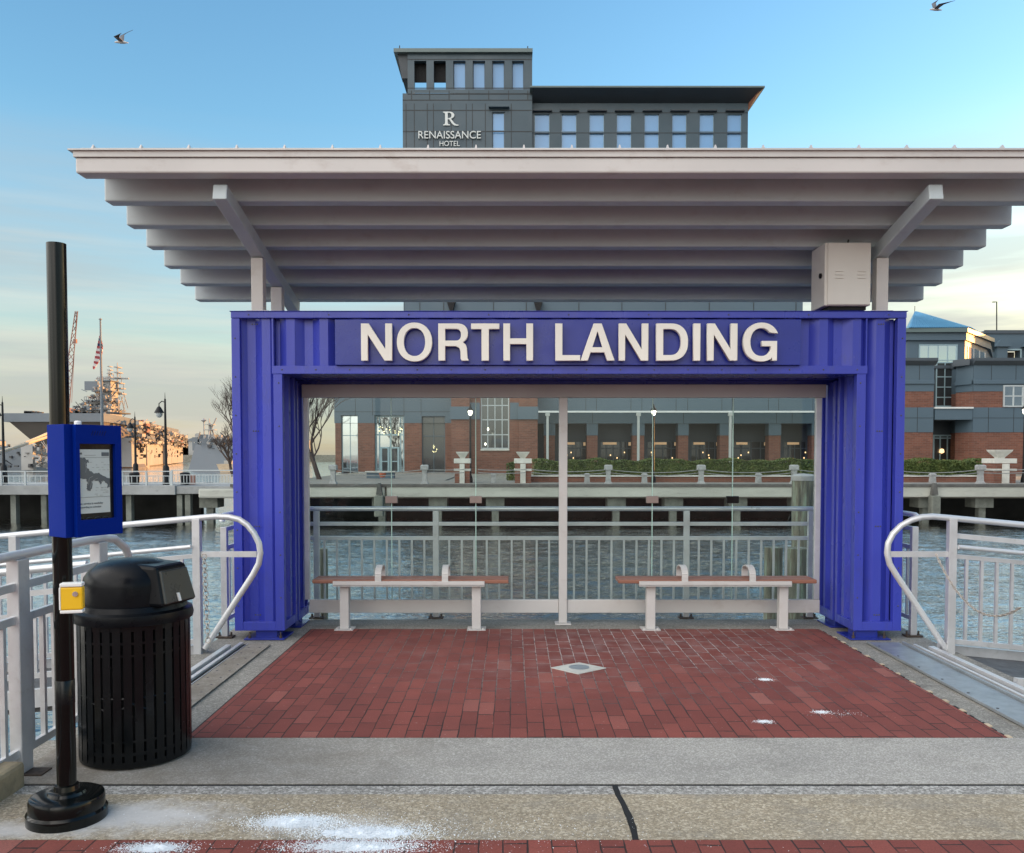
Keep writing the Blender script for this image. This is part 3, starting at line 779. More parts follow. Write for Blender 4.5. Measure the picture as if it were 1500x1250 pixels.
for ch, a, b in lets:
    xa, xb = P(a, 500, Yl).x, P(b, 500, Yl).x
    o = glyph('letter', GL[ch], xa, zl0, xb-xa, zl1-zl0, Yl, .045, 'cream', sg, .003)
    mb = MB()
    fxq = {'T': .5, 'I': .5, 'O': .09, 'G': .09, 'A': .5}.get(ch, .10)
    for q in ((.5,) if ch in 'OG' else (.29,) if ch == 'A' else (.25, .75)):
        mb.tube([(xa+(xb-xa)*fxq, Yl+.044, zl0+(zl1-zl0)*q), (xa+(xb-xa)*fxq, Yb+.001, zl0+(zl1-zl0)*q)], .005, 6)
    mb.build('standoff', 'steel', o)

# ------------------------------------------------------------------ canopy
can = thing('canopy_roof', 'beige sloping steel canopy of stepped beams held above the blue portal', 'canopy', (.47, 7.5, zt))
ye = [253.5, 295, 329.5, 362, 390, 416, 439.5]; lx = [110, 148.7, 183, 213, 239.8, 264.4, 286.8]; rx_ = [1556, 1525, 1484, 1446.7, 1412, 1382, 1353.5]
ys = [6.42+.378*i for i in range(7)]
xl_ = sum(P(lx[i], 340, ys[i]).x for i in range(1, 7))/6; xr_ = sum(P(rx_[i], 340, ys[i]).x for i in range(1, 7))/6
zbt = [P(800, ye[i], ys[i]).z for i in range(7)]
sl = (zbt[6]-zbt[1])/5
zfit = [zbt[1]+sl*(i-1) for i in range(7)]
for i in range(1, 7):
    MB().box(xl_, xr_, ys[i], ys[i]+.14, zfit[i], zfit[i]+.175).build('beam', 'beam_bounce_grey', can, bevel=.012)
# front fascia + gutter
m = MB(); fx = P(110, 235, ys[0]).x; zf0 = P(800, 253.5, ys[0]).z; zf1 = P(800, 231, ys[0]).z; zf2 = P(800, 220.5, ys[0]).z
m.box(xl_-.03, xr_+.03, ys[0], ys[0]+.15, zf0, zf1); m.build('fascia', 'beige', can, bevel=.012)
m = MB(); m.box(xl_-.04, xr_+.04, ys[0]-.012, ys[0]+.06, zf1+.002, zf2-.006); m.build('gutter', 'beige', can, bevel=.002)
m = MB(); m.box(xl_-.07, xr_+.07, ys[0]-.03, ys[0]+.05, zf2-.006, zf2+.004); m.build('drip_edge', 'roof_metal', can)
# deck
def deckz(y): return zfit[1]+.178+(y-ys[1])*sl/.378
m = MB(); ya, yb = ys[0]+.02, ys[6]+.30
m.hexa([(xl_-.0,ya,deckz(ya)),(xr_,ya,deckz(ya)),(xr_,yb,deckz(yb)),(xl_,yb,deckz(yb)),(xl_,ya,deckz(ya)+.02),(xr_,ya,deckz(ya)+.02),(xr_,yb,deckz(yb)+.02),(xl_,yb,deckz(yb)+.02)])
m.build('deck', 'beam_bounce_grey', can)
n_s = 21; x0s = P(133.5, 215, ys[0]).x; st_ = (P(1472, 215, ys[0]).x-x0s)/19
for i in range(21):
    x = x0s+i*st_
    if x > xr_: break
    m = MB()
    y0s = ys[0]+.0; z0s = zf2+.0
    m.hexa([(x-.012,y0s,z0s),(x+.012,y0s,z0s),(x+.012,yb,deckz(yb)+.02),(x-.012,yb,deckz(yb)+.02),
            (x-.004,y0s+.03,z0s+.050),(x+.004,y0s+.03,z0s+.050),(x+.004,yb,deckz(yb)+.06),(x-.004,yb,deckz(yb)+.06)])
    m.build('standing_seam', 'roof_metal', can)
for xr__, pf, in ((-2.135, 0), (3.075, 1)):
    yA, yB = 6.53, 8.72
    zA = P(800, 262.5, yA).z; zB = zA+(yB-yA)*sl/.378*1.02
    zA = zfit[1]-.065-(ys[1]-yA)*sl/.378; zB = zfit[6]-.065+(yB-ys[6])*sl/.378
    MB().beam((xr__, yA, zA), (xr__, yB, zB), .105, .115).build('rafter', 'beam_bounce_grey', can, bevel=.008)
    def raz(y): return zA+(zB-zA)*(y-yA)/(yB-yA)
    for yy in (7.50, 8.10):
        p = MB(); p.box(xr__-.05, xr__+.05, yy-.05, yy+.05, zt+.012, raz(yy)-.06); po = p.build('post', 'beige', can, bevel=.006)
        q = MB(); q.box(xr__-.09, xr__+.09, yy-.055, yy+.09, zt+.0065, zt+.016); q.build('base_plate', 'beige', po)
# equipment cabinet beside right post
Yc = 7.36
cab = thing('equipment_cabinet', 'white metal equipment cabinet on the portal top beside the right canopy post', 'cabinet', (P(1240, 450, Yc).x, Yc, zt))
x0, x1, z0, z1 = rect(1208, 1277, 355, 447.5, Yc)
MB().box(x0, x1, Yc+.008, Yc+.34, z0, z1).build('body', 'cabinet', cab, bevel=.006)
d = MB(); d.box(x0+.022, x1-.006, Yc-.004, Yc+.006, z0+.006, z1-.006); do = d.build('door', 'cabinet', cab, bevel=.003)
d = MB()
for gx in (1223, 1256):
    for k in range(3):
        a, b, c_, e = rect(gx, gx+12, 397+k*5, 398.2+k*5, Yc)
        d.box(a, b, Yc-.012, Yc-.003, c_, e)
d.build('louvre', 'cabinet', do)
d = MB(); d.tube([(x0-.002, Yc+.09, (z0+z1)/2+.0), (x0-.014, Yc+.09, (z0+z1)/2)], .022, 12); d.build('lock', 'black', cab)
d = MB(); d.box(x0+.05, x1-.02, Yc+.05, Yc+.3, zt+.012, z0); d.build('bracket', 'iron', cab)
d = MB(); d.tube([P(1242, 356, Yc+.15), P(1244, 344, Yc+.3), P(1245, 332, Yc+.45)], .008, 6); d.build('cable', 'black', cab)

# ------------------------------------------------------------------ glass windscreen
Yg = 8.13
gs = thing('glass_windscreen', 'clear glazed screen in a beige steel frame filling the portal opening', 'glass screen', (.47, Yg, 0))
x0, x1, z0, z1 = rect(444, 1208, 564, 583, Yg)
m = MB(); m.box(x0, x1, Yg-.05, Yg+.03, z0, z1); m.build('head_rail', 'beige_dark', gs, bevel=.004)
zg1 = z0
a, b, c_, d_ = rect(453, 1201, 879, 898, Yg-.04)
mid0 = P(819, 700, Yg-.04).x; mid1 = P(831, 700, Yg-.04).x
MB().box(a, mid0-.002, Yg-.04, Yg+.02, c_, d_).build('bottom_rail', 'beige', gs, bevel=.004)
MB().box(mid1+.002, b, Yg-.04, Yg+.02, c_, d_).build('bottom_rail', 'beige', gs, bevel=.004)
m = MB(); m.box(mid0, mid1, Yg-.06, Yg+.03, .012, zg1); mo = m.build('mullion', 'beige', gs, bevel=.005)
m = MB(); m.box(mid0-.035, mid1+.035, Yg-.10, Yg+.04, .0, .012); m.build('base_plate', 'beige', mo)
el0, el1 = P(446, 700, Yg).x, P(453, 700, Yg).x; er0, er1 = P(1193, 700, Yg).x, P(1201, 700, Yg).x
for (p0, p1) in ((el0, el1), (er0, er1)):
    MB().box(p0, p1, Yg-.03, Yg+.02, d_+.001, zg1-.001).build('end_post', 'alu', gs, bevel=.003)
jx = [P(v, 700, Yg).x for v in (454, 573.5, 697, 819)] ; jx2 = [P(v, 700, Yg).x for v in (831, 955.5, 1073, 1193)]
for J in (jx, jx2):
    for i in range(3):
        p = MB(); p.box(J[i]+.004, J[i+1]-.004, Yg-.006, Yg+.006, d_+.002, zg1-.002)
        p.build('glass_pane', 'clear', gs)
    for i in (1, 2):
        e = MB(); e.box(J[i]-.0035, J[i]+.0035, Yg-.0065, Yg+.0065, d_+.002, zg1-.002); e.build('pane_joint', 'pane_edge', gs)
        c = MB(); zc_ = P(0, 732, Yg).z
        c.box(J[i]-.055, J[i]+.055, Yg-.025, Yg+.02, zc_-.032, zc_+.032)
        c.build('clip', 'black' if (J is jx2 and i == 2) else 'clip_brown', gs, bevel=.003)

# ------------------------------------------------------------------ railings
def posts_base(mb, x, y):
    mb.box(x-.07, x+.07, y-.05, y+.05, .0, .012)
    for q in (-.05, .05): mb.lathe([(.009, 0), (.009, .03), (0, .032)], (x+q, y, .012), 6)
Yr = 8.38
rl = thing('harbour_railing', 'pale aluminium railing of thin balusters behind the glass screen', 'railing', (.47, Yr, 0))
zt1, zt2, zt3 = P(0,745.5,Yr).z, P(0,767.5,Yr).z, P(0,788.5,Yr).z
xa, xb = XL+.03, XR-.03
m = MB(); m.tube([(xa, Yr, zt1), (xb, Yr, zt1)], .022, 12); m.build('top_rail', 'alu_tube', rl, smooth=True)
for za_, zb_ in ((zt2-.018, zt2+.018), (zt3-.018, zt3+.018), (.12, .155)): MB().box(xa, xb, Yr-.012, Yr+.012, za_, zb_).build('rail', 'alu', rl, bevel=.002)
pxs = [P(v, 800, Yr).x for v in (638.5, 1005.5)]+[P(464, 800, Yr).x, P(1187, 800, Yr).x, xa, xb]
for x in pxs:
    p = MB(); p.box(x-.027, x+.027, Yr-.02, Yr+.02, .012, zt1-.02); po = p.build('post', 'alu', rl, bevel=.003)
    q = MB(); posts_base(q, x, Yr); q.build('base_plate', 'rust_steel', po)
i = 0; x = xa+.09; bal = None
while x < xb-.05:
    if min(abs(x-q) for q in pxs) > .045:
        if bal is None:
            b = MB(); b.box(x-.009, x+.009, Yr-.009, Yr+.009, .155, zt3-.018); bal = b.build('baluster', 'alu', rl); bx0 = x
        else:
            c = bal.copy(); COL.objects.link(c); c.parent = rl; c.location = Vector((x-bx0, 0, 0))
    x += .1182

def side_rail(name, label, x, y0, y1):
    r = thing(name, label, 'railing', (x, (y0+y1)/2, 0), 'short side railings beside the portal')
    m = MB(); m.tube([(x, y1, zt1), (x, y0-.02, zt1), (x, y0-.05, zt1-.01), (x, y0-.055, zt1-.05)], .022, 10); m.build('top_rail', 'alu_tube', r, smooth=True)
    for z in (.15, .76, .92): MB().box(x-.012, x+.012, y0, y1, z-.018, z+.018).build('rail', 'alu', r, bevel=.002)
    for y in (y0+.0, y1-.25):
        m = MB(); m.box(x-.026, x+.026, y-.026, y+.026, .012, zt1-.10 if y == y0 else zt1-.02); po = m.build('post', 'alu', r, bevel=.003)
        q = MB(); posts_base(q, x, y); q.build('base_plate', 'rust_steel', po)
    y = y0+.12
    while y < y1-.3:
        MB().box(x-.009, x+.009, y-.009, y+.009, .168, .742).build('baluster', 'alu', r); y += .1182
    return r
side_rail('side_railing', 'short pale railing running back beside the portal leg on the ship side', -2.45, 7.50, 8.33)
side_rail('side_railing', 'short pale railing running back beside the right portal leg', 3.42, 7.55, 8.33)

# fence A: along the left edge with loop end
fa = thing('edge_fence', 'near silver fence beside the black pole with a looped end behind the trash can', 'fence', (-2.36, 4.5, 0))
fxx = -2.40
m = MB()
nose = [(fxx, 1.4, 1.07), (fxx, 5.15, 1.07), (fxx, 5.32, 1.05), (fxx, 5.47, .98), (fxx, 5.55, .87), (fxx, 5.55, .76), (fxx, 5.50, .66), (fxx, 5.12, .06)]
m.tube(nose, .024, 12); m.build('top_rail', 'alu_tube', fa, smooth=True)
for z in (.11, .76, .92): MB().box(fxx-.013, fxx+.013, 1.4, 5.1, z-.02, z+.02).build('rail', 'alu', fa, bevel=.002)
fp = [2.6, 4.28, 5.12]
for y in fp:
    m = MB(); m.box(fxx-.03, fxx+.03, y-.05, y+.05, .012, 1.05); po = m.build('post', 'alu', fa, bevel=.004)
    q = MB(); q.box(fxx-.06, fxx+.12, y-.05, y+.05, 0, .012); q.build('base_plate', 'rust_steel', po)
y = 2.72
b0 = None
while y < 5.05:
    if min(abs(y-q) for q in fp) > .06:
        if b0 is None: b0 = MB().box(fxx-.012, fxx+.012, y-.012, y+.012, .13, .74).build('baluster', 'alu', fa); yb0 = y
        else:
            c = b0.copy(); COL.objects.link(c); c.parent = fa; c.location = Vector((0, y-yb0, 0))
    y += .118

# gangways: descend sideways to floating docks
def gangway(sgn, x0, label, yn, yf, nose_px, side):
    """sgn -1 left, +1 right; x0 where the ramp starts"""
    g = thing('gangway', label, 'gangway', (x0+sgn*1.5, (yn+yf)/2, -.2), 'gangways down to the floating docks')
    sl_ = -.095; Ln = 5.0
    def z_(x): return sl_*abs(x-x0)
    m = MB(); xe = x0+sgn*Ln
    A = [(x0, yn-.05), (xe, yn-.05), (xe, yf+.06), (x0, yf+.06)]
    m.hexa([(x, y, z_(x)-.10) for x, y in A]+[(x, y, z_(x)-.012) for x, y in A]); m.build('deck', 'deck_dark', g)
    m = MB(); m.beam((x0, yn-.06, z_(x0)+.0), (xe, yn-.06, z_(xe)), .05, .12); m.beam((x0, yf+.07, z_(x0)), (xe, yf+.07, z_(xe)), .05, .12); m.build('edge_channel', 'alu', g)
    xp = P(nose_px[0], 900, yf).x
    # far rail with nose
    m = MB(); pts = [(xe, yf, z_(xe)+1.07)]+[(P(nose_px[0], 757, yf).x, yf, 1.06)]+[P(a, b, yf) for a, b in nose_px[1]]
    m.tube(pts, .024, 12); m.build('top_rail', 'alu_tube', g, smooth=True)
    m = MB()
    sx_ = P(nose_px[2][0], nose_px[2][1], yf)
    MB().beam((xp, yf, sx_.z), (sx_.x, yf, sx_.z), .014, .045).build('loop_strap', 'alu', g)
    for zz in ((.93, .04), (.77, .035), (.10, .04)): 
        if side < 0 and zz[0] == .93: continue
        MB().beam((xp, yf, zz[0]+z_(xp)), (xe, yf, zz[0]+z_(xe)), .024, zz[1]).build('rail', 'alu', g, bevel=.002)
    m = MB(); m.tube([(xp+sgn*.03, yf-.05, .845+z_(xp)), (xe, yf-.05, .845+z_(xe))], .018, 10); m.build('hand_rail', 'alu_tube', g, smooth=True)
    k = 0; x = xp
    while abs(x-x0) < Ln-.1:
        if k % 12 == 0:
            m = MB(); m.box(x-.03, x+.03, yf-.03, yf+.03, z_(x)-.05, z_(x)+1.06); m.build('post', 'alu', g, bevel=.003)
        else:
            m = MB(); m.box(x-.011, x+.011, yf-.011, yf+.011, z_(x)+.12, z_(x)+.755); m.build('baluster', 'alu', g)
        x += sgn*.1188; k += 1
    # near rail
    xs = x0+sgn*.16 if side > 0 else x0-.45
    m = MB(); m.tube([(xs, yn, z_(xs)+.86), (xe, yn, z_(xe)+.86)], .026, 10)
    m.build('near_hand_rail', 'alu_tube', g, smooth=True)
    m = MB()
    for zz in (.70, .55, .14): MB().beam((xs, yn, zz+z_(xs)), (xe, yn, zz+z_(xe)), .024, .038).build('near_rail', 'alu', g)
    x = xs; k = 0
    while abs(x-x0) < Ln-.1:
        if k % 12 == 0:
            m = MB(); m.box(x-.03, x+.03, yn-.03, yn+.03, z_(x)-.02, z_(x)+.86); m.build('near_post', 'alu', g, bevel=.003)
        elif side < 0:
            m = MB(); m.box(x-.010, x+.010, yn-.010, yn+.010, z_(x)+.155, z_(x)+.53); m.build('near_baluster', 'alu', g)
        x += sgn*.1188; k += 1
    return g
Yn = 6.90
g1 = gangway(-1, -2.42, 'silver railed gangway sloping down left behind the trash can', 5.95, Yn,
        (290, [(315, 756.8), (335, 757.5), (350, 761), (362, 769), (372, 781), (379.5, 796), (381.5, 810), (379, 826), (370, 843), (300, 950)], (376, 812)), -1)
g2 = gangway(1, 3.36, 'silver railed gangway sloping down right beyond the galvanised channel', 5.95, Yn,
        (1392, [(1366, 756.8), (1350, 757.8), (1335, 762), (1320, 770), (1308, 782), (1301, 796), (1299.5, 810), (1303, 826), (1313, 843), (1387, 953)], (1304, 812)), 1)
# floating docks at the foot of each ramp
for nm, x, lab in (('floating_dock', -7.6, 'low timber floating dock at the foot of the left gangway'), ('floating_dock', 8.2, 'low timber floating dock at the foot of the right gangway')):
    fd = thing(nm, lab, 'dock', (x, 4.5, WZ), 'floating docks below the gangways')
    MB().box(x-1.6, x+1.6, .5, 9.0, WZ-.2, WZ+.55).build('deck', 'quay_dark', fd)
    mm = MB()
    for zz in (.75, 1.1, 1.5): mm.tube([(x-1.5*(1 if x < 0 else -1), .6, WZ+zz), (x-1.5*(1 if x < 0 else -1), 8.9, WZ+zz)], .022, 8)
    for yy in range(7): mm.tube([(x-1.5*(1 if x < 0 else -1), .6+yy*1.38, WZ+.5), (x-1.5*(1 if x < 0 else -1), .6+yy*1.38, WZ+1.5)], .022, 8)
    mm.build('rail', 'alu', fd, smooth=True)

# chains
def chain_obj(name, label, pts, r=.011, link=.034):
    mb = MB(); seg = []
    tot = 0; ds = [0]
    for a, b in zip(pts, pts[1:]): tot += (b-a).length; ds.append(tot)
    n = int(tot/link); k = 0
    for i in range(n):
        s0 = (i+.5)*link
        while k < len(ds)-2 and ds[k+1] < s0: k += 1
        t_ = (s0-ds[k])/(ds[k+1]-ds[k]); p = pts[k].lerp(pts[k+1], t_); d = (pts[k+1]-pts[k]).normalized()
        u = d.cross(Vector((0, 1, 0))); 
        if u.length < .1: u = d.cross(Vector((1, 0, 0)))
        u.normalize(); v = d.cross(u).normalized()
        if i % 2: u = v
        loop = [p+d*(link*.62*cos(q*pi/4))+u*(r*sin(q*pi/4)) for q in range(8)]
        mb.tube(loop, .0042, 5, closed=True)
    return tag(mb.build(name, 'chain', smooth=True), label, 'chain')
p0 = P(299, 812, Yn-.05)
pts = [p0, P(301, 860, Yn-.05), P(303, 905, Yn-.07), P(305, 945, Yn-.10)]
chain_obj('chain', 'heavy chain hanging down from the looped rail on the ship side', [Vector(p) for p in pts], .020, .036)
pts = []
a = P(1371, 812, Yn-.04); b = P(1495, 890, 5.95)
for i in range(25):
    t_ = i/24; p = a.lerp(b, t_); p.z -= .22*4*t_*(1-t_); pts.append(p)
chain_obj('chain', 'thin chain slung across the top of the right gangway', pts, .007, .026)

# ------------------------------------------------------------------ benches
def bench(px0, px1, leg_px, arm_px, label):
    Yf_, Yb_ = 7.76, 8.02
    x0, x1 = P(px0, 845, Yf_).x, P(px1, 845, Yf_).x
    b = thing('bench', label, 'bench', ((x0+x1)/2, 7.9, 0), 'benches in front of the glass screen')
    zs = .455
    m = MB()
    for k in range(2):
        ya = Yf_+k*.135; m.box(x0, x1, ya, ya+.125, zs-.035, zs)
    m.build('seat', 'seat_wood', b, bevel=.008)
    sa, sb = P(leg_px[0]-17, 850, Yf_).x, P(leg_px[1]+12, 850, Yf_).x
    m = MB(); m.box(sa, sb, Yf_-.03, Yf_-.004, zs-.052, zs-.012); m.box(sa, sb, Yf_-.03, Yb_-.02, zs-.058, zs-.040); m.build('frame', 'beige', b, bevel=.004)
    for lp in leg_px:
        x = P(lp, 880, Yf_+.06).x
        m = MB(); m.box(x-.04, x+.04, Yf_+.03, Yf_+.11, .012, zs-.058); lo = m.build('leg', 'beige', b, bevel=.006)
        m = MB(); m.box(x-.082, x+.082, Yf_-.01, Yf_+.16, .0, .012)
        for q in (-.06, .06): m.lathe([(.010, 0), (.010, .012), (0, .013)], (x+q, Yf_+.02, .012), 6)
        m.build('base_plate', 'beige', lo)
    for ap, off in arm_px:
        x = P(ap, 845, Yf_).x; path = []
        for i in range(17):
            t_ = pi*i/16
            path.append((Yf_-.012+.135*(1-cos(t_)), zs-.01+.035+.085*sin(t_)**.8))
        path = [(Yf_-.012, zs-.045)]+path+[(Yb_+.0, zs-.04)]
        mb = MB(); w_ = .0275; 
        for (ya, za), (yb_, zb_) in zip(path, path[1:]):
            dv = Vector((0, yb_-ya, zb_-za)).normalized(); nn = Vector((0, -dv.z, dv.y))*.006
            A, B = Vector((0, ya, za)), Vector((0, yb_, zb_))
            mb.hexa([A-nn+Vector((x-w_,0,0)), A-nn+Vector((x+w_,0,0)), B-nn+Vector((x+w_,0,0)), B-nn+Vector((x-w_,0,0)),
                     A+nn+Vector((x-w_,0,0)), A+nn+Vector((x+w_,0,0)), B+nn+Vector((x+w_,0,0)), B+nn+Vector((x-w_,0,0))])
        mb.build('armrest', 'beige', b)
    return b
bench(457, 745, (505, 698), ((554, 0), (652, 0)), 'backless bench with two hooped armrests on the ship side of the middle post')
bench(906, 1197, (953, 1147), ((1003, 0), (1102, 0)), 'backless bench with two hooped armrests between the middle post and the right portal leg')

# ------------------------------------------------------------------ diamond hatch plate
dp = thing('floor_plate', 'pale diamond shaped floor plate with a grey oval lid set in the brick paving', 'plate', tuple(G(847, 980)))
pp = [G(807, 980), G(847, 989.5), G(888, 980.5), G(848, 972.3)]
MB().prism([(p.x, p.y, .004) for p in pp], (0, 0, .006)).build('frame', 'stone', dp)
c = G(848, 979.7)
MB().lathe([(.075, 0), (.075, .003), (.065, .004), (0, .004)], (c.x, c.y, .0100), 24, sx=1, sy=1).build('lid', 'galv', dp)

# ------------------------------------------------------------------ trash can
bc = Vector((-1.960, 4.56, 0)); BR = .274
tc_ = thing('trash_can', 'black slatted steel trash can with a domed lid beside the kiosk pole', 'trash can', tuple(bc))
m = MB(); n = 34
for i in range(n):
    a = 2*pi*i/n; d = Vector((cos(a), sin(a), 0)); t_ = Vector((-sin(a), cos(a), 0)); w_ = .0192
    p = bc+d*(BR-.003); q = bc+d*(BR-.010)
    m.hexa([p-t_*w_+Vector((0,0,.03)), p+t_*w_+Vector((0,0,.03)), q+t_*w_+Vector((0,0,.03)), q-t_*w_+Vector((0,0,.03)),
            p-t_*w_+Vector((0,0,.72)), p+t_*w_+Vector((0,0,.72)), q+t_*w_+Vector((0,0,.72)), q-t_*w_+Vector((0,0,.72))])
m.build('slats', 'black', tc_)
m = MB()
for (z, h_) in ((.015, .03), (.075, .018), (.14, .012), (.565, .012), (.625, .012), (.69, .03)):
    m.lathe([(BR-.012, 0), (BR-.004, 0), (BR-.004, h_), (BR-.012, h_), (BR-.012, 0)], (bc.x, bc.y, z), 48)
for i in range(0, 17):     # diagonal link strips around the middle
    a0 = 2*pi*i/17
    pt = [bc+Vector(((BR-.007)*cos(a0+.25*k), (BR-.007)*sin(a0+.25*k), .30+.035*(1-abs(k-1)) if i % 2 else .36)) for k in range(3)]
    m.tube(pt, .005, 5)
m.build('hoops', 'black', tc_, smooth=True)
m = MB(); m.lathe([(BR-.055, .02), (BR-.055, .70), (0, .70)], tuple(bc), 40); m.build('liner', 'dark', tc_, smooth=True)
m = MB(); m.lathe([(BR-.02, .715), (BR+.012, .715), (BR+.016, .735), (BR+.010, .765), (BR-.012, .775), (BR-.022, .80), (BR-.04, .805), (0, .805)], tuple(bc), 56)
m.build('rim', 'black_plastic', tc_, smooth=True)
fd_ = Vector((.965, -.26, 0)).normalized(); sd_ = Vector((-fd_.y, fd_.x, 0))
# hood: dome with a forward chute
m = MB(); HR = .243
prof = [(HR, .80), (HR+.0, .90), (HR-.008, .935), (HR-.03, .968), (HR-.07, .998), (HR-.13, 1.018), (.04, 1.026), (0, 1.027)]
m.lathe(prof, tuple(bc), 48)
hood = m.build('hood', 'black_plastic', tc_, smooth=True)
m = MB(); hw = .142
def hp(f_, s_, z): return bc+fd_*f_+sd_*s_+Vector((0, 0, z))
m.hexa([hp(.05,-hw,.80), hp(.05,hw,.80), hp(.275,hw,.80), hp(.275,-hw,.80), hp(.05,-hw*.84,1.012), hp(.05,hw*.84,1.012), hp(.225,hw*.84,.998), hp(.225,-hw*.84,.998)])
m.build('chute', 'black_plastic', tc_, bevel=.018)
m = MB(); m.hexa([hp(.262,-hw*.86,.812), hp(.262,hw*.86,.812), hp(.283,hw*.86,.812), hp(.283,-hw*.86,.812), hp(.222,-hw*.74,.975), hp(.222,hw*.74,.975), hp(.243,hw*.74,.975), hp(.243,-hw*.74,.975)])
fl = m.build('flap', 'grey_flap', tc_, bevel=.006)
m = MB(); m.box(-.008, .008, -.004, .004, -.02, .02)
for v in m.bm.verts: v.co = hp(.283+v.co.y-(v.co.z)*.3, v.co.x-.02, .838+v.co.z)
m.build('latch', 'white_plastic', fl)

# ------------------------------------------------------------------ kiosk pole
kb = Vector((-1.908, 3.74, 0))
kp = thing('kiosk_pole', 'tall black pole on a round base with a blue display box', 'kiosk pole', tuple(kb))
ztop = P(83, 357, 3.74).z
m = MB(); m.tube([kb+Vector((0,0,.11)), kb+Vector((0,0,.75)), kb+Vector((0,0,ztop))], .0385, 28); m.build('pole', 'pole_black', kp, smooth=True)
m = MB(); m.lathe([(.158, .0), (.160, .004), (.160, .042), (.155, .048), (.150, .052), (.150, .094), (.146, .104), (.136, .109), (.078, .113), (.072, .124), (.062, .128), (.052, .130), (.048, .150), (.038, .153)], tuple(kb), 56)
m.build('base', 'pole_black', kp, smooth=True)
m = MB(); m.lathe([(.0395, 0), (.0395, .10), (.038, .102)], tuple(kb+Vector((0,0,.50))), 28); m.build('access_sleeve', 'black', kp, smooth=True)
# display box: side, chamfer, front
KA, KB_, KC, KD = P(70, 700, 3.66), P(95, 700, 3.575), P(112, 700, 3.60), P(178.5, 700, 3.80)
z0k, z1k = P(100, 787, 3.62).z, P(100, 622, 3.62).z
nrm = Vector(((KD-KC).y, -(KD-KC).x, 0)).normalized(); tg = (KD-KC); tg.z = 0; wf = tg.length; tg.normalize()
back = KD-nrm*.17; back2 = KA+Vector((.02, .18, 0))
body = [KA, KB_, KC, KD, KD-nrm*.10, back2]
def pol(pts, z): return [(p.x, p.y, z) for p in pts]
m = MB(); m.prism(pol([KA, KB_, KC-nrm*.02, KD-nrm*.02, KD-nrm*.12, back2], z0k), (0, 0, z1k-z0k)); box = m.build('display_box', 'kiosk_blue', kp, bevel=.002)
def kf(u, v, o=0.0):      # point on the front face
    p = KC+tg*(u*wf)+nrm*o; return Vector((p.x, p.y, z0k+(z1k-z0k)*v))
def kquad(mb, u0, u1, v0, v1, o0, o1):
    mb.hexa([kf(u0,v0,o0), kf(u1,v0,o0), kf(u1,v0,o1), kf(u0,v0,o1), kf(u0,v1,o0), kf(u1,v1,o0), kf(u1,v1,o1), kf(u0,v1,o1)])
m = MB(); u0, u1, v0, v1 = .08, .86, .15, .83
kquad(m, 0, u0, 0, 1, -.0195, 0); kquad(m, u1, 1, 0, 1, -.0195, 0); kquad(m, u0, u1, 0, v0, -.0195, 0); kquad(m, u0, u1, v1, 1, -.0195, 0)
m.build('bezel', 'kiosk_blue', box)
m = MB(); kquad(m, u0, u1, v0, v1, -.0192, -.0150); scr = m.build('screen', 'screen_dark', box)
m = MB(); kquad(m, u0+.005, u1-.09, v0+.055, v1-.05, -.0149, -.0125); m.build('page', 'screen_pale', box)
# page content: map mass, rules, words
def kpoly(mb, pts, o=-.0122): mb.prism([kf(a, b, o) for a, b in pts], nrm*.0008)
ux = lambda t_: u0+.005+(u1-.09-u0-.005)*t_
vy = lambda t_: v0+.055+(v1-.05-v0-.055)*(1-t_)
m = MB()
mp_ = [(0,.13),(.16,.13),(.30,.16),(.34,.20),(.26,.22),(.24,.27),(.34,.33),(.42,.36),(.52,.38),(.66,.37),(.80,.42),(1,.46),(1,.56),(.97,.60),(.93,.62),(.90,.54),(.80,.50),(.72,.51),(.69,.55),(.64,.50),(.52,.48),(.44,.50),(.42,.57),(.39,.62),(.34,.65),(.27,.64),(.25,.58),(.28,.52),(.22,.46),(0,.43)]
rj = random.Random(4); vs = []
for (a, b), (c, d) in zip(mp_, mp_[1:]+mp_[:1]):
    for k in range(4):
        t_ = k/4; j_ = 0 if k == 0 or a == c == 0 else .022; vs.append((a+(c-a)*t_+rj.uniform(-j_, j_), b+(d-b)*t_+rj.uniform(-j_, j_)*.6))
vs = [(ux(min(1, max(0, a))), vy(b)) for a, b in vs]
kpoly(m, vs)
kpoly(m, [(ux(.74),vy(.045)),(ux(.98),vy(.045)),(ux(.98),vy(.105)),(ux(.74),vy(.105))])
kpoly(m, [(ux(.0),vy(.05)),(ux(.12),vy(.05)),(ux(.12),vy(.08)),(ux(.0),vy(.08))])
for t_, a, b in ((.125, .0, 1), (.745, 0, 1), (.09, .2, .55), (.30+.36, .85, .95)):
    kpoly(m, [(ux(a),vy(t_)),(ux(b),vy(t_)),(ux(b),vy(t_+.004)),(ux(a),vy(t_+.004))])
m.build('map', 'map_ink', box)
m = MB()
for i in range(26):
    a, b = rj.uniform(.35, .95), rj.choice((.2, .24, .28, .32, .68, .70, .72, .6, .64)); w_ = rj.uniform(.03, .10)
    kpoly(m, [(ux(a),vy(b)),(ux(min(1,a+w_)),vy(b)),(ux(min(1,a+w_)),vy(b+.006)),(ux(a),vy(b+.006))])
m.build('place_marks', 'grey_line', box)
m = MB()
for q in ([(.20,.20),(.24,.30),(.22,.36)], [(.30,.55),(.33,.45),(.45,.42)], [(.36,.60),(.40,.50),(.60,.45)]):
    for (a, b), (c, d) in zip(q, q[1:]): m.beam(kf(ux(a), vy(b), -.0110), kf(ux(c), vy(d), -.0110), .0012, .0012)
m.build('channel_lines', 'grey_line', box)
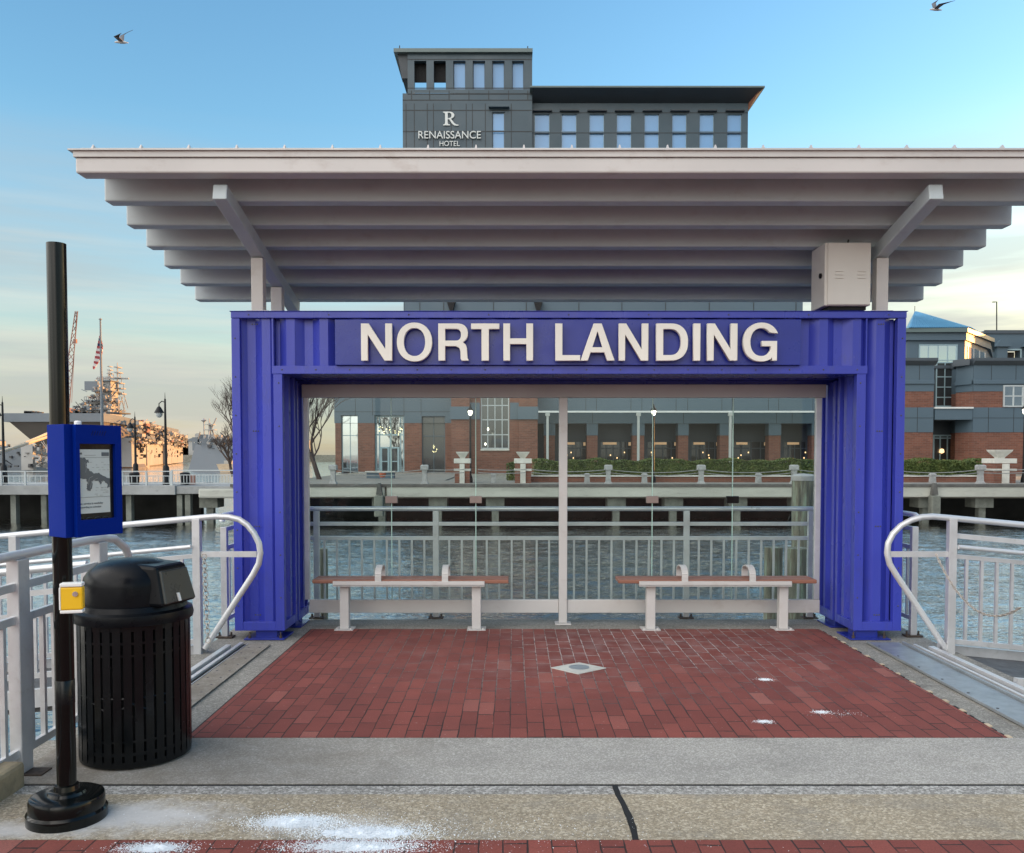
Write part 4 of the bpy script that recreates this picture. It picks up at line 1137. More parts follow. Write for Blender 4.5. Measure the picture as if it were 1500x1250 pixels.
def text_obj(name, body_, size, mat, parent, mtx, ext=.0005):
    cu = bpy.data.curves.new(name, 'FONT'); cu.body = body_; cu.size = size; cu.extrude = ext
    o = bpy.data.objects.new('tmp', cu); COL.objects.link(o)
    dg = bpy.context.evaluated_depsgraph_get(); dg.update()
    me = bpy.data.meshes.new_from_object(o.evaluated_get(dg)); bpy.data.objects.remove(o)
    me.name = name; bb = [v.co.x for v in me.vertices]; wd = max(bb)-min(bb); mn = min(bb)
    hb = [v.co.y for v in me.vertices]; hh = max(hb)-min(hb); mh = min(hb)
    me.transform(mtx(wd, hh, mn, mh))
    if parent: me.transform(Matrix.Translation(-wloc(parent)))
    me.materials.clear(); me.materials.append(M[mat])
    ob = bpy.data.objects.new(name, me); COL.objects.link(ob)
    if parent: ob.parent = parent
    return ob
def kmt(u, v, width):
    def f(wd, hh, mn, mh):
        s_ = width*wf/wd; p = kf(u, v, -.0118)
        return Matrix.Translation(p) @ Matrix(((tg.x, 0, nrm.x, 0), (tg.y, 0, nrm.y, 0), (0, 1, 0, 0), (0, 0, 0, 1))) @ Matrix.Scale(s_, 4) @ Matrix.Translation((-mn, -mh, 0))
    return f
text_obj('words', 'or, service is weekday', .02, 'map_ink', box, kmt(ux(.03), vy(.87), .50))
text_obj('words', 'according to schedule', .02, 'map_ink', box, kmt(ux(.03), vy(.925), .46))
m = MB()
for i in range(6):
    u = .33+i*.055
    for k in range(3): m.beam(kf(u+k*.012, .905+k*.012, .0005), kf(u+.02+k*.012, .925+k*.012, .0005), .0015, .0012)
m.build('speaker_slots', 'dark', box)
m = MB()
for i in range(4): m.tube([kf(.12+.18*i+.07*math.cos(q*pi/8), .152+.016*math.sin(q*pi/8), -.012) for q in range(9)], .0012, 5)
m.build('cable_loops', 'grey_flap', box)
m = MB(); m.lathe([(.014, 0), (.014, .012), (.010, .016), (0, .017)], (KC.x-.015, KC.y+.05, z1k), 12); m.build('cap_nut', 'white_plastic', box, smooth=True)
m = MB()
for (px_, py_) in ((86, 645), (88, 765)): pass
# yellow button box
yb_ = P(108, 875, 3.66)
yo = thing('button_box', 'small yellow push button box with pale ends strapped to the pole', 'button box', (yb_.x, yb_.y, yb_.z))
hw2, hh2 = .043, .060
dy = Vector((.25, -1, 0)).normalized(); sy_ = Vector((-dy.y, dy.x, 0)) * 1
def yp(s_, f_, z): return yb_+sy_*s_+dy*f_+Vector((0, 0, z))
m = MB(); m.hexa([yp(-hw2,0,-hh2+.014), yp(hw2,0,-hh2+.014), yp(hw2,.045,-hh2+.014), yp(-hw2,.045,-hh2+.014), yp(-hw2,0,hh2-.012), yp(hw2,0,hh2-.012), yp(hw2,.045,hh2-.012), yp(-hw2,.045,hh2-.012)])
yo_b = m.build('case', 'yellow', yo, bevel=.006)
m = MB()
for za, zb2 in ((-hh2, -hh2+.013), (hh2-.011, hh2+.004)):
    m.hexa([yp(-hw2,-.002,za), yp(hw2,-.002,za), yp(hw2,.048,za), yp(-hw2,.048,za), yp(-hw2,-.002,zb2), yp(hw2,-.002,zb2), yp(hw2,.048,zb2), yp(-hw2,.048,zb2)])
m.hexa([yp(-hw2-.003,-.002,-hh2+.0135), yp(-hw2+.004,-.002,-hh2+.0135), yp(-hw2+.004,.047,-hh2+.0135), yp(-hw2-.003,.047,-hh2+.0135), yp(-hw2-.003,-.002,hh2-.0115), yp(-hw2+.004,-.002,hh2-.0115), yp(-hw2+.004,.047,hh2-.0115), yp(-hw2-.003,.047,hh2-.0115)])
m.build('end_cap', 'white_plastic', yo, bevel=.004)
m = MB(); m.tube([yp(.016, .044, .02), yp(.016, .050, .02)], .011, 14); m.build('button', 'steel', yo, smooth=True)

# curb stone at the far left
cs = thing('curb_stone', 'rough tan curb stone at the foot of the near fence', 'curb', tuple(G(5, 1175)))
p = G(2, 1150); m = MB(); m.box(p.x-.5, G(24,1190).x-.13, G(10,1194).y, YC-.0, -.02, .12); m.build('block', 'curb', cs, bevel=.02)

# ------------------------------------------------------------------ salt
def salt(name, label, blobs, n, smin, smax, seed):
    rnd = random.Random(seed); mb = MB(); bm = mb.bm
    for _ in range(n):
        cx_, cy_, sx_, sy_, zz = rnd.choice(blobs)
        x = rnd.gauss(cx_, sx_); y = rnd.gauss(cy_, sy_)
        d2 = ((x-cx_)/sx_)**2+((y-cy_)/sy_)**2
        s_ = rnd.uniform(smin, smax); z = .005+zz*math.exp(-d2*.7)*rnd.random()
        v = [bm.verts.new((x+rnd.uniform(-s_, s_), y+rnd.uniform(-s_, s_), z+rnd.uniform(0, s_*1.1))) for _ in range(4)]
        for f in ((0,1,2),(0,2,3),(0,3,1),(1,3,2)): bm.faces.new([v[i] for i in f])
    for (cx_, cy_, sx_, sy_, zz) in set(blobs):
        if zz < .002: continue
        nx_, ny_ = 46, 30; g = {}
        for i in range(nx_):
            for j in range(ny_):
                u = (i/(nx_-1)*2-1)*2.1; v = (j/(ny_-1)*2-1)*2.1; x = cx_+u*sx_; y = cy_+v*sy_
                n_ = mno.noise((x*28, y*28, 1))*.55+mno.noise((x*75, y*75, 4))*.45+mno.noise((x*9, y*9, 7))*.5
                g[i, j] = bm.verts.new((x, y, zz*1.15*(math.exp(-(u*u+v*v)*.75)*(1+n_)-.30+.1*n_)+.004))
        for i in range(nx_-1):
            for j in range(ny_-1):
                q = [g[i,j], g[i+1,j], g[i+1,j+1], g[i,j+1]]
                if max(p.co.z for p in q) > .0045: bm.faces.new(q)
    return tag(mb.build(name, 'salt'), label, 'salt', kind='stuff')
b1, b2, b3, b4 = G(435, 1207), G(540, 1222), G(520, 1243), G(225, 1245)
salt('road_salt', 'heap of white road salt spilled on the tan paving', [(b1.x,b1.y,.10,.038,.012), (b2.x,b2.y,.14,.040,.014), (b3.x,b3.y,.13,.03,.012)], 26000, .0016, .0042, 1)
salt('road_salt', 'white road salt in front of the round pole base', [(b4.x,b4.y,.07,.025,.010)], 4200, .0015, .004, 2)
salt('scattered_salt', 'scattered salt crystals over tan paving and front bricks', [(b1.x+.1,b1.y,.42,.12,.0), (b2.x+.35,b2.y,.45,.10,.0), (b2.x,b2.y+.1,.3,.15,0), (-.2,3.62,.6,.10,0)], 2600, .0012, .0038, 3)
for i, (px_, py_, lab) in enumerate(((1203, 1045, 'larger white salt splash with a trail on the bricks'), (1119, 1059, 'small white salt splash nearest the concrete strip'), (1121, 997, 'thin white salt streak on the middle bricks'))):
    c = G(px_, py_)
    bl = [(c.x, c.y, .024, .016, .003)]+([(c.x+.10, c.y-.03, .07, .03, 0)] if i == 0 else [])
    salt('road_salt', lab, bl+bl[:1]*4, 1100, .0015, .004, 10+i)

# ------------------------------------------------------------------ gulls
def gull(px, py, Y, scl, label, flip=1):
    c = P(px, py, Y); g = thing('seagull', label, 'seagull', tuple(c), 'seagulls in flight')
    b = MB(); pts = [(-.27,0,.0),(-.20,0,.01),(-.10,0,.02),(.05,0,.03),(.18,0,.035),(.25,0,.03),(.30,0,.02)]; rr = [.02,.035,.06,.065,.045,.035,.006]
    rings = []
    for (x,y,z), r in zip(pts, rr):
        rings.append([b.bm.verts.new(c+Vector((-x*flip*scl, r*cos(q*pi/4)*scl, (z+r*sin(q*pi/4))*scl))) for q in range(8)])
    for A, B in zip(rings, rings[1:]):
        for j in range(8): b.bm.faces.new([A[j], A[(j+1)%8], B[(j+1)%8], B[j]])
    b.bm.faces.new(rings[0]); b.bm.faces.new(rings[-1][::-1])
    b.build('body', 'gull_w', g, smooth=True)
    for k in (0, 1):
        def wp(x, y, z, th=0): return c+Vector((-x*flip*scl, y*scl, (z+th)*scl))
        if k == 0: A = [(.10,0.05,.05),(-.08,.05,.04),(-.06,.15,.40),(.13,.18,.36)]; T = [(.13,.18,.36),(-.06,.15,.40),(-.20,.25,.56),(-.34,.35,.68)]
        else: A = [(.10,-.05,.05),(-.08,-.05,.04),(-.12,-.5,-.0),(.10,-.5,.02)]; T = [(.10,-.5,.02),(-.12,-.5,0),(-.30,-.8,-.03),(-.42,-.95,-.05)]
        mb = MB(); mb.hexa([wp(*p) for p in A]+[wp(*p, th=.02) for p in A]); mb.build('wing', 'gull_g', g)
        mb = MB(); mb.hexa([wp(*p) for p in T]+[wp(*p, th=.015) for p in T]); mb.build('wing_tip', 'gull_b', g)
gull(178, 63, 30, .8, 'grey winged seagull flying above the black pole')
gull(1371, 15, 26, .62, 'grey winged seagull flying at the top right of the sky')

# ------------------------------------------------------------------ timber piles in the water
def pilething(px0, px1, pytop, Y, label, cap=True):
    a, b = P(px0, pytop, Y), P(px1, pytop, Y); r = (b.x-a.x)/2; cx_ = (a.x+b.x)/2
    t_ = thing('timber_pile', label, 'pile', (cx_, Y, WZ-1), 'weathered timber piles in the water')
    m = MB(); prof = []
    n = 14
    for i in range(n+1): prof.append((r*(1+random.uniform(-.03, .03)), (a.z-WZ+1)*i/n))
    prof.append((0, a.z-WZ+1+.01)); m.lathe(prof, (cx_, Y, WZ-1), 22); m.build('shaft', 'timber', t_, smooth=True)
    if cap:
        m = MB(); m.lathe([(r*1.06, -.05), (r*1.06, .015), (r*.8, .04), (0, .05)], (cx_, Y, a.z), 22); m.build('cap', 'stone_post', t_, smooth=True)
pilething(1161, 1194, 699, 12.5, 'tall weathered timber pile behind the glass beside the right portal leg')
pilething(1120, 1146, 802, 11.2, 'low weathered pile in front of the tall timber pile', False)
pilething(1150, 1188, 803, 11.6, 'low dark pile at the foot of the tall timber pile', False)
pilething(459, 480, 804, 12.0, 'low timber pile in the water behind the bench on the ship side', False)

# ------------------------------------------------------------------ far quay
YQ = 43.0
qz = P(700, 709.5, YQ).z
xq0 = -200; XLAND = P(352, 700, YQ).x
gnd = MB(); gnd.box(XLAND, 900, YQ+6.5, 2500, WZ-.5, .0); struct(gnd, 'far_ground', 'earth')
struct(MB().box(XLAND, 260, YQ+.25, YQ+6.5, -.6, qz-.02), 'quay_walk', 'pale_walk')
struct(MB().box(XLAND-.5, 260, YQ, YQ+.25, P(0,713.5,YQ).z, qz), 'quay_curb', 'quay_dark')
b0z, b1z = P(0, 728.3, YQ).z, P(0, 713.6, YQ).z
struct(MB().box(XLAND+.6, P(563,700,YQ).x, YQ+.05, YQ+.5, b0z, b1z).box(P(566,700,YQ).x, P(1367,700,YQ).x, YQ+.05, YQ+.5, b0z, b1z).box(P(1370,700,YQ).x, 260, YQ+.05, YQ+.5, b0z, b1z), 'quay_beam', 'quay_beam', bevel=.02)
struct(MB().box(XLAND, 260, YQ+4, YQ+4.5, WZ-1, b0z+.1), 'quay_bulkhead', 'bulkhead')
struct(MB().box(XLAND, 260, YQ+4.4, YQ+7, WZ-.6, -.02), 'quay_fill', 'bulkhead')
# quay piles with pile cap blocks
first = None
for px_ in (300, 398, 556, 640, 725, 905, 990, 1085, 1180, 1366, 1450, 1540):
    x = P(px_, 740, YQ).x
    if first is None:
        first = thing('quay_pile', 'concrete pile and cap block under the far quay edge', 'pile', (x, YQ+.9, WZ-1), 'piles under the far quay')
        MB().box(x-.45, x+.45, YQ+.5, YQ+1.5, b0z-.55, b0z-.002).build('cap', 'pile', first)
        MB().box(x-.17, x+.17, YQ+.7, YQ+1.04, WZ-1, b0z-.552).build('shaft', 'pile', first); fx0 = x
    else: dup(first, (x-fx0, 0, 0))
fb = thing('fender_bracket', 'dark mooring bracket hanging on the quay edge behind the glass', 'bracket', (P(556,730,YQ-.2).x, YQ-.2, 0), 'mooring brackets on the far quay')
a, b, c_, d_ = rect(549, 562, 726, 757, YQ-.2)
MB().box(a, b, YQ-.45, YQ-.02, c_, d_).build('block', 'pile', fb, bevel=.05)
a, b, c_, d_ = rect(551, 560, 708, 725, YQ-.2)
MB().prism([(a,YQ-.3,c_),(b,YQ-.3,c_),((a*.3+b*.7),YQ-.3,d_),((a*.7+b*.3),YQ-.3,d_)], (0, .25, 0)).build('horn', 'quay_dark', fb)
dup(fb, (P(1369,730,YQ-.2).x-P(556,730,YQ-.2).x, 0, 0), 'dark mooring bracket hanging on the quay edge right of the portal')

# left pier
pz = P(100, 711.5, YQ).z
pxr = P(256, 700, YQ).x
struct(MB().box(-70, pxr, YQ, YQ+5.5, P(0,725,YQ).z, pz).box(pxr+.01, P(352,700,YQ).x-.01, YQ+.15, YQ+5.5, P(0,724,YQ).z, pz-.04), 'pier_deck', 'quay_grey', bevel=.02)
struct(MB().box(P(281,0,YQ).x, XLAND+.55, YQ-.08, YQ+.1, P(0,730,YQ).z, P(0,716,YQ).z), 'pier_edge_beam', 'quay_beam', bevel=.15)
struct(MB().box(-70, pxr, YQ+3.5, YQ+4.0, WZ-1, P(0,725,YQ).z-.01), 'pier_bulkhead', 'bulkhead')
first = None
for px_ in (-60, 15, 60, 120, 185, 260, 272):
    x = P(px_, 740, YQ).x
    if first is None:
        first = thing('pier_pile', 'square concrete pile under the pier across the water', 'pile', (x, YQ+.6, WZ-1), 'piles under the pier')
        MB().box(x-.13, x+.13, YQ+.25, YQ+.6, WZ-1, P(0,725,YQ).z-.002).build('shaft', 'pile', first); fx0 = x
    else: dup(first, (x-fx0, 0, 0))
# pier railings
def farrail(label, px0, px1, pys, step, posts, Y, dense):
    a, b = P(px0, 700, Y).x, P(px1, 700, Y).x; zt_ = P(0, pys, Y).z
    r = thing('pier_railing', label, 'railing', ((a+b)/2, Y, pz), 'railings on the pier')
    m = MB(); m.box(a, b, Y-.03, Y+.03, zt_-.045, zt_); m.box(a, b, Y-.02, Y+.02, zt_-.265, zt_-.23); m.box(a, b, Y-.02, Y+.02, pz+.09, pz+.125); m.build('rail', 'frame_white', r)
    n_ = max(1, int((b-a)/step)); pm = None
    for i in range(n_+1):
        x = a+(b-a)*i/n_
        if pm is None: pm = MB().box(x-.035, x+.035, Y-.045, Y+.045, pz-.25, zt_).build('post', 'frame_white', r); x0_ = x
        else:
            c = pm.copy(); COL.objects.link(c); c.parent = r; c.location = Vector((x-x0_, 0, 0))
    m = MB(); x = a+.12
    while x < b: m.box(x-.012, x+.012, Y-.01, Y+.01, pz+.14, zt_-.27); x += dense
    m.build('balusters', 'frame_white', r)
farrail('white pier railing with wide spaced posts left of the red bin', -140, 250, 690, 1.15, 6, YQ+.1, .26)
farrail('white pier railing with close bars running to the portal leg', 252, 352, 688.5, 1.7, 5, YQ+.1, .15)

# quay posts
def qpost(px, Y=44.2):
    x = P(px, 700, Y).x; zt_ = P(0, 681, Y).z; zb_ = qz-.02
    t_ = thing('quay_post', 'tall granite rope post on the far quay', 'post', (x, Y, zb_), 'tall granite rope posts along the quay')
    m = MB()
    m.lathe([(.26, 0), (.24, .06), (.18, .12), (.15, .45), (.17, .62), (.19, .70)], (x, Y, zb_), 4, a0=pi/4)
    m.build('shaft', 'stone_post', t_)
    m = MB(); m.box(x-.19, x+.19, Y-.19, Y+.19, zb_+.705, zt_-.05); m.lathe([(.27, 0), (.20, .05)], (x, Y, zt_-.05), 4, a0=pi/4); m.build('cap', 'stone_post', t_)
    return t_
tp = [488, 622, 891, 1027, 1163, 1299, 1436, 1572]
p0_ = qpost(tp[0]); x_0 = P(tp[0], 700, 44.2).x
for q in tp[1:]: dup(p0_, (P(q, 700, 44.2).x-x_0, 0, 0))
def spost(px, Y=45.6):
    x = P(px, 700, Y).x; zt_ = P(0, 697, Y).z
    t_ = thing('stub_post', 'short square stone stub between the rope posts', 'post', (x, Y, .05), 'short stone stubs behind the rope posts')
    m = MB(); m.lathe([(.20, 0), (.16, zt_-.05)], (x, Y, .05), 4, a0=pi/4); m.build('shaft', 'stone_post', t_)
    m = MB(); m.lathe([(.20, 0), (.20, .08), (.12, .12)], (x, Y, zt_+.005), 4, a0=pi/4); m.build('cap', 'stone_post', t_)
    return t_
sp0 = spost(723); xs0 = P(723, 700, 45.6).x
for q in (860, 944, 1111, 1366): dup(sp0, (P(q, 700, 45.6).x-xs0, 0, 0))
first = True
ropes = [(488, 622), (622, 680), (700, 770), (778, 891), (891, 1027), (1027, 1163), (1163, 1299), (1299, 1436), (1436, 1500)]
names = ['first', 'second', 'third', 'fourth', 'fifth', 'sixth', 'seventh', 'eighth', 'ninth']
for i, (a, b) in enumerate(ropes):
    for k, (zt_, sag, lev) in enumerate(((P(0,688,44.2).z, .16, 'upper'), (P(0,692.5,44.2).z, .16, 'lower'))):
        A, B = Vector((P(a,700,44.2).x, 44.2, zt_)), Vector((P(b,700,44.2).x, 44.2, zt_)); pt = []
        for j in range(13):
            t_ = j/12; p = A.lerp(B, t_); p.z -= sag*4*t_*(1-t_)*(abs(b-a)/136)**2; pt.append(p)
        tag(MB().tube(pt, .022, 6).build('rope', 'rope_grey', smooth=True), '%s rope of the %s span from the entrance end of the quay' % (lev, names[i]), 'rope', 'ropes slung between the quay posts')

# brick pedestals with stone bowls
def pedestal(px0, px1, pyt, label, Y=45.2):
    a, b = P(px0, 700, Y).x, P(px1, 700, Y).x; c = (a+b)/2; w_ = (b-a)
    t_ = thing('stone_urn', label, 'pedestal', (c, Y, 0), 'brick pedestals with stone bowls')
    z = lambda py: P(0, py, Y).z
    MB().box(a+.04, b-.04, Y, Y+w_-.05, 0, z(679)).build('brick_base', 'brick', t_)
    MB().box(a+.0, b-.0, Y-.03, Y+w_, z(679), z(672)).build('cap', 'stone', t_, bevel=.02)
    MB().box(a+.0, b-.0, Y-.02, Y+w_-.03, z(690), z(687)).build('band', 'stone', t_)
    MB().box(c-w_*.15, c+w_*.15, Y-.10, Y-.032, 0, z(679.5)).build('pilaster', 'stone', t_)
    zz = z(671.9); h_ = z(pyt)-zz
    MB().lathe([(w_*.20, 0), (w_*.22, h_*.15), (w_*.50, h_*.8), (w_*.54, h_), (w_*.45, h_*.97), (0, h_*.6)], (c, Y+w_*.45, zz), 4, a0=pi/4).build('bowl', 'stone', t_)
pedestal(665, 689, 662, 'brick pedestal with pale stone bowl left of the many paned window')
pedestal(753, 779, 662, 'brick pedestal with pale stone bowl where the hedge begins')
pedestal(1455, 1489, 659, 'brick pedestal with pale stone bowl at the right end of the hedge')

# low brick wall with coping
lw = thing('low_brick_wall', 'low brick wall with stone coping in front of the hedge', 'wall', (P(1100,700,46.5).x, 46.5, 0))
a, b = P(775, 700, 46.5).x, P(1456, 700, 46.5).x
MB().box(a, b, 46.5, 46.8, -.02, P(0,698.5,46.5).z).build('brickwork', 'brick', lw)
MB().box(a, b, 46.44, 46.86, P(0,698.5,46.5).z, P(0,696.5,46.5).z).build('coping', 'stone', lw)
# hedge
def hedge(label, px0, px1, pyt, Y, dep, n):
    a, b = P(px0, 690, Y).x, P(px1, 690, Y).x; z1_ = P(0, pyt, Y).z
    h = thing('hedge', label, 'hedge', ((a+b)/2, Y, 0))
    m = MB(); m.box(a+.15, b-.15, Y+.15, Y+dep-.15, 0, z1_-.15); m.build('core', 'leaf', h)
    rnd = random.Random(5); mb = MB(); bm = mb.bm
    for _ in range(n):
        x = rnd.uniform(a, b); bumpz = .06*sin(x*1.7)+.05*sin(x*4.1+1)
        if rnd.random() < .45: y = rnd.uniform(Y, Y+dep); z = z1_+bumpz-abs(rnd.gauss(0, .06))
        else: y = Y+abs(rnd.gauss(0, .09))+.05*sin(x*3); z = rnd.uniform(.05, z1_+bumpz)
        s_ = rnd.uniform(.03, .065); u = Vector((rnd.uniform(-1,1), rnd.uniform(-1,1), rnd.uniform(-1,1))).normalized(); v = u.cross(Vector((rnd.uniform(-1,1), rnd.uniform(-1,1), rnd.uniform(-1,1)))).normalized()
        c = Vector((x, y, z)); bm.faces.new([bm.verts.new(c+u*s_), bm.verts.new(c+v*s_*.6), bm.verts.new(c-u*s_), bm.verts.new(c-v*s_*.6)])
    mb.build('leaves', 'leaf', h)
hedge('long clipped green hedge behind the low brick wall', 780, 1454, 674, 49.5, 1.6, 42000)
hedge('small dark shrub bed between the two brick pedestals', 742, 756, 678, 50, 1.5, 1500)
# entrance ground: pale terrace, planter, seat block
struct(MB().box(P(480,0,56).x, P(660,0,56).x, 50, 71.9, .0, .06), 'entrance_terrace', 'pale_walk')
struct(MB().box(XLAND, P(655,0,50).x, YQ+6.6, 50-.01, .0, .05), 'lawn', 'grass_ground')
pt_ = thing('flower_pot', 'terracotta pot before the entrance doors', 'pot', tuple(P(560, 700, 52)))
p = P(560.5, 699.5, 52); MB().lathe([(.15, 0), (.22, .25), (.23, .30), (.19, .30), (0, .27)], (p.x, p.y, p.z), 18).build('pot', 'terracotta', pt_, smooth=True)
sb = thing('planter_box', 'long grey planter box behind the terracotta pot', 'planter', tuple(P(556, 699, 54)))
a, b, c_, d_ = rect(537, 577, 690.5, 699, 54); MB().box(a, b, 54, 54.6, .05, d_-.08).build('base', 'grey_panel', sb); MB().box(a-.08, b+.08, 53.9, 54.7, d_-.08, d_).build('slab', 'stone', sb)
# lit lamp posts
def promlamp(px, pyl, label, Y=46.0):
    b = P(px, 706, Y); t_ = thing('promenade_lamp', label, 'street lamp', (b.x, Y, 0), 'lit lamp posts on the far promenade')
    zl = P(px, pyl, Y).z
    MB().lathe([(.14, 0), (.12, .3), (.06, .5), (.045, zl-.3), (.05, zl-.28)], (b.x, Y, 0), 12).build('pole', 'iron', t_, smooth=True)
    l = MB(); 
    l.lathe([(.04, -.20), (.08, -.17), (.12, .0), (.08, .07), (0, .09)], (b.x, Y, zl), 12); l.build('lantern', 'lantern', t_, smooth=True)
    MB().lathe([(.19, .05), (.06, .22), (.02, .38), (0, .40)], (b.x, Y, zl), 12).build('cap', 'iron', t_, smooth=True)
promlamp(689, 603, 'lit lamp post beside the pedestal left of the many paned window')
promlamp(957, 603, 'lit lamp post in front of the long hedge')
promlamp(1499, 601, 'lit lamp post at the far right edge')
# pier lamp posts (unlit, dark)
def pierlamp(px, pyt, pyb, Y, label, arm=-1):
    b = P(px, pyb, Y); t_ = thing('pier_lamp', label, 'street lamp', (b.x, Y, pz), 'dark lamp posts on the pier')
    zt_ = P(px, pyt, Y).z
    MB().lathe([(.17, 0), (.15, .9), (.075, 1.0), (.06, zt_*.6), (.045, zt_-.35), (.02, zt_-.3), (.006, zt_-.0)], (b.x, Y, 0), 12).build('pole', 'iron', t_, smooth=True)
    zl = zt_-.85*1.0; xl = b.x+arm*.30
    MB().tube([(b.x, Y, zl+.35), (b.x+arm*.15, Y, zl+.42), (xl, Y, zl+.30), (xl, Y, zl+.10)], .025, 6).build('arm', 'iron', t_, smooth=True)
    MB().lathe([(.05, .16), (.10, .10), (.22, -.12), (.23, -.16)], (xl, Y, zl), 14).build('shade', 'iron', t_, smooth=True)
    MB().lathe([(.17, -.16), (.15, -.30), (.08, -.38), (0, -.40)], (xl, Y, zl), 12).build('globe', 'frame_white', t_, smooth=True)
pierlamp(243.5, 575, 705, 44.0, 'nearest dark lamp post with hanging globe on the pier')
pierlamp(199, 603, 702, 54.0, 'smaller dark lamp post on the pier between the warship and the portal')
pierlamp(6, 580, 706, 45.0, 'dark lamp post at the left edge before the flight deck', -1)
for px_, lab, mt in ((271, 'dark litter bin with red panel on the pier', 'iron'), (197, 'dark litter bin beside the smaller pier lamp', 'iron'), (1, 'dark litter bin at the left edge of the pier', 'iron')):
    a = P(px_, 705, 44.6); lb = thing('litter_bin', lab, 'litter bin', (a.x, 44.6, pz), 'litter bins on the pier')
    MB().lathe([(.22, 0), (.25, .55), (.20, .6), (0, .62)], (a.x, 44.6, pz), 14).build('bin', mt, lb, smooth=True)
    if px_ == 271: MB().box(a.x+.28, a.x+.55, 44.5, 44.55, pz, pz+.5).build('panel', 'crane_red', lb)

# flagpole
b = P(151, 700, 47); zt_ = P(146, 470, 47).z
fpz = thing('flagpole', 'tall white flagpole on the pier with a limp striped flag', 'flagpole', (b.x, 47, pz))
MB().tube([(b.x, 47, pz), (b.x-.0, 47, zt_)], .10, 12, r2=.04).build('pole', 'ship_grey', fpz, smooth=True)
MB().lathe([(0, 0), (.08, .05), (.08, .10), (0, .15)], (b.x, 47, zt_), 10).build('finial', 'stone_post', fpz, smooth=True)
A = P(145.5, 492, 47); B = P(146, 512, 47); C_ = P(135.5, 540, 47)
def flagstrip(mb, t0, t1, w0, w1):
    e0 = A.lerp(C_, t0); e1 = A.lerp(C_, t1)
    mb.hexa([e0+Vector((0,-.03,0)), e0+Vector((w0,-.03,-.05)), e1+Vector((w1,.02,-.05)), e1+Vector((0,.02,0)), e0+Vector((0,.02,.0)), e0+Vector((w0,.03,-.05)), e1+Vector((w1,.07,-.05)), e1+Vector((0,.07,0))])
for mt, par_ in (('flag_b', 2), ('flag_w', 0), ('flag_r', 1)):
    mb = MB()
    for i in range(13):
        k = 2 if i in (1, 3) else (0 if i % 2 else 1)
        if k == par_: flagstrip(mb, i/13, (i+1)/13-.002, .02+.30*sin(pi*(i+.5)/14), .02+.30*sin(pi*(i+1.5)/14))
    mb.build('flag', mt, fpz)
fpz.location = fpz.location

# ------------------------------------------------------------------ conference centre across the water
cc = thing('conference_centre', 'long waterfront building of red brick and blue grey panels behind the hedge', 'building', (20, 72, 0))
def seams(mb, xs, z0, z1, Y, w=.035):
    for x in xs: mb.box(x-w/2, x+w/2, Y-.012, Y+.01, z0, z1)
def hseams(mb, x0, x1, zs, Y, w=.035):
    for z in zs: mb.box(x0, x1, Y-.011, Y+.009, z-w/2, z+w/2)
X = lambda px, Y: P(px, 640, Y).x
Z = lambda py, Y: P(700, py, Y).z
# entrance block
Y1 = 72.0
xa_, xb_ = X(490, Y1), X(662, Y1); zbr = Z(620, Y1); ztp = Z(534, Y1)
ops = [rect(500, 524, 608.5, 695, Y1), rect(549, 592, 608.5, 695, Y1), rect(618, 652, 610, 693, Y1)]
m = MB(); wall(m, xa_, xb_, zbr, ztp, Y1-.02, [(o[0], o[1], zbr-.001, o[3]) for o in ops], .5, back=90); m.build('wall', 'grey_panel', cc)
m = MB(); wall(m, xa_+.06, xb_, 0, zbr, Y1, [(o[0], o[1], -.01, zbr+.001) for o in ops], .5, back=90); m.build('wall', 'brick', cc)
m = MB(); m.box(xa_, X(500,Y1)-.02, Y1-.06, Y1+.3, 0, Z(692,Y1)); m.box(X(525,Y1), X(548,Y1), Y1-.06, Y1+.3, 0, Z(692,Y1)); m.box(X(593,Y1), X(617,Y1), Y1-.06, Y1+.3, 0, Z(692,Y1)); m.build('plinth', 'stone', cc)
m = MB(); seams(m, [X(v, Y1) for v in (521, 546, 592, 617)], Z(609,Y1), ztp, Y1-.02); hseams(m, xa_, xb_, [Z(603.5,Y1)], Y1-.02); seams(m, [xb_-.02], zbr, ztp, Y1-.02); m.build('panel_joint', 'seam', cc)
window(cc, ops[0], Y1+.35, 2, 1, zs=[Z(638,Y1)], gm='glass_mid')
window(cc, ops[1], Y1+.35, 1, 1, zs=[Z(637,Y1)], xs=[X(555,Y1), X(571,Y1), X(586,Y1)], gm='glass_mid', w=.14)
window(cc, ops[2], Y1+.35, 2, 1, zs=[Z(639,Y1)], fm='grey_panel', gm='glass_dim')
# entrance doors
for a, b in ((557, 570.5), (571.5, 585)):
    x0, x1, z0, z1 = rect(a, b, 655, 694, Y1+.2)
    d = MB(); d.box(x0, x0+.16, Y1+.18, Y1+.27, z0, z1); d.box(x1-.16, x1, Y1+.18, Y1+.27, z0, z1); d.box(x0+.16, x1-.16, Y1+.18, Y1+.27, z0, z0+.18); d.box(x0+.16, x1-.16, Y1+.18, Y1+.27, z1-.12, z1)
    d.box(x0+.16, x1-.16, Y1+.18, Y1+.26, z0+.95, z0+1.03)
    do = d.build('door', 'frame_blue', cc); MB().box(x0+.16, x1-.16, Y1+.22, Y1+.24, z0+.18, z1-.12).build('pane', 'glass_dim', do)
m = MB()
for i in range(26):
    a = random.uniform(555, 590); p = P(a, 627+random.uniform(-2,2)+(a-572)*-.05*(1 if i % 2 else -1)+(i % 3)*4, Y1+.28); m.lathe([(0,-.03),(.035,0),(0,.03)], tuple(p), 6)
for i in range(12):
    p = P(random.uniform(633,640), random.uniform(652,663), Y1+.28); m.lathe([(0,-.03),(.03,0),(0,.03)], tuple(p), 6)
m.build('fairy_lights', 'fairy', cc)
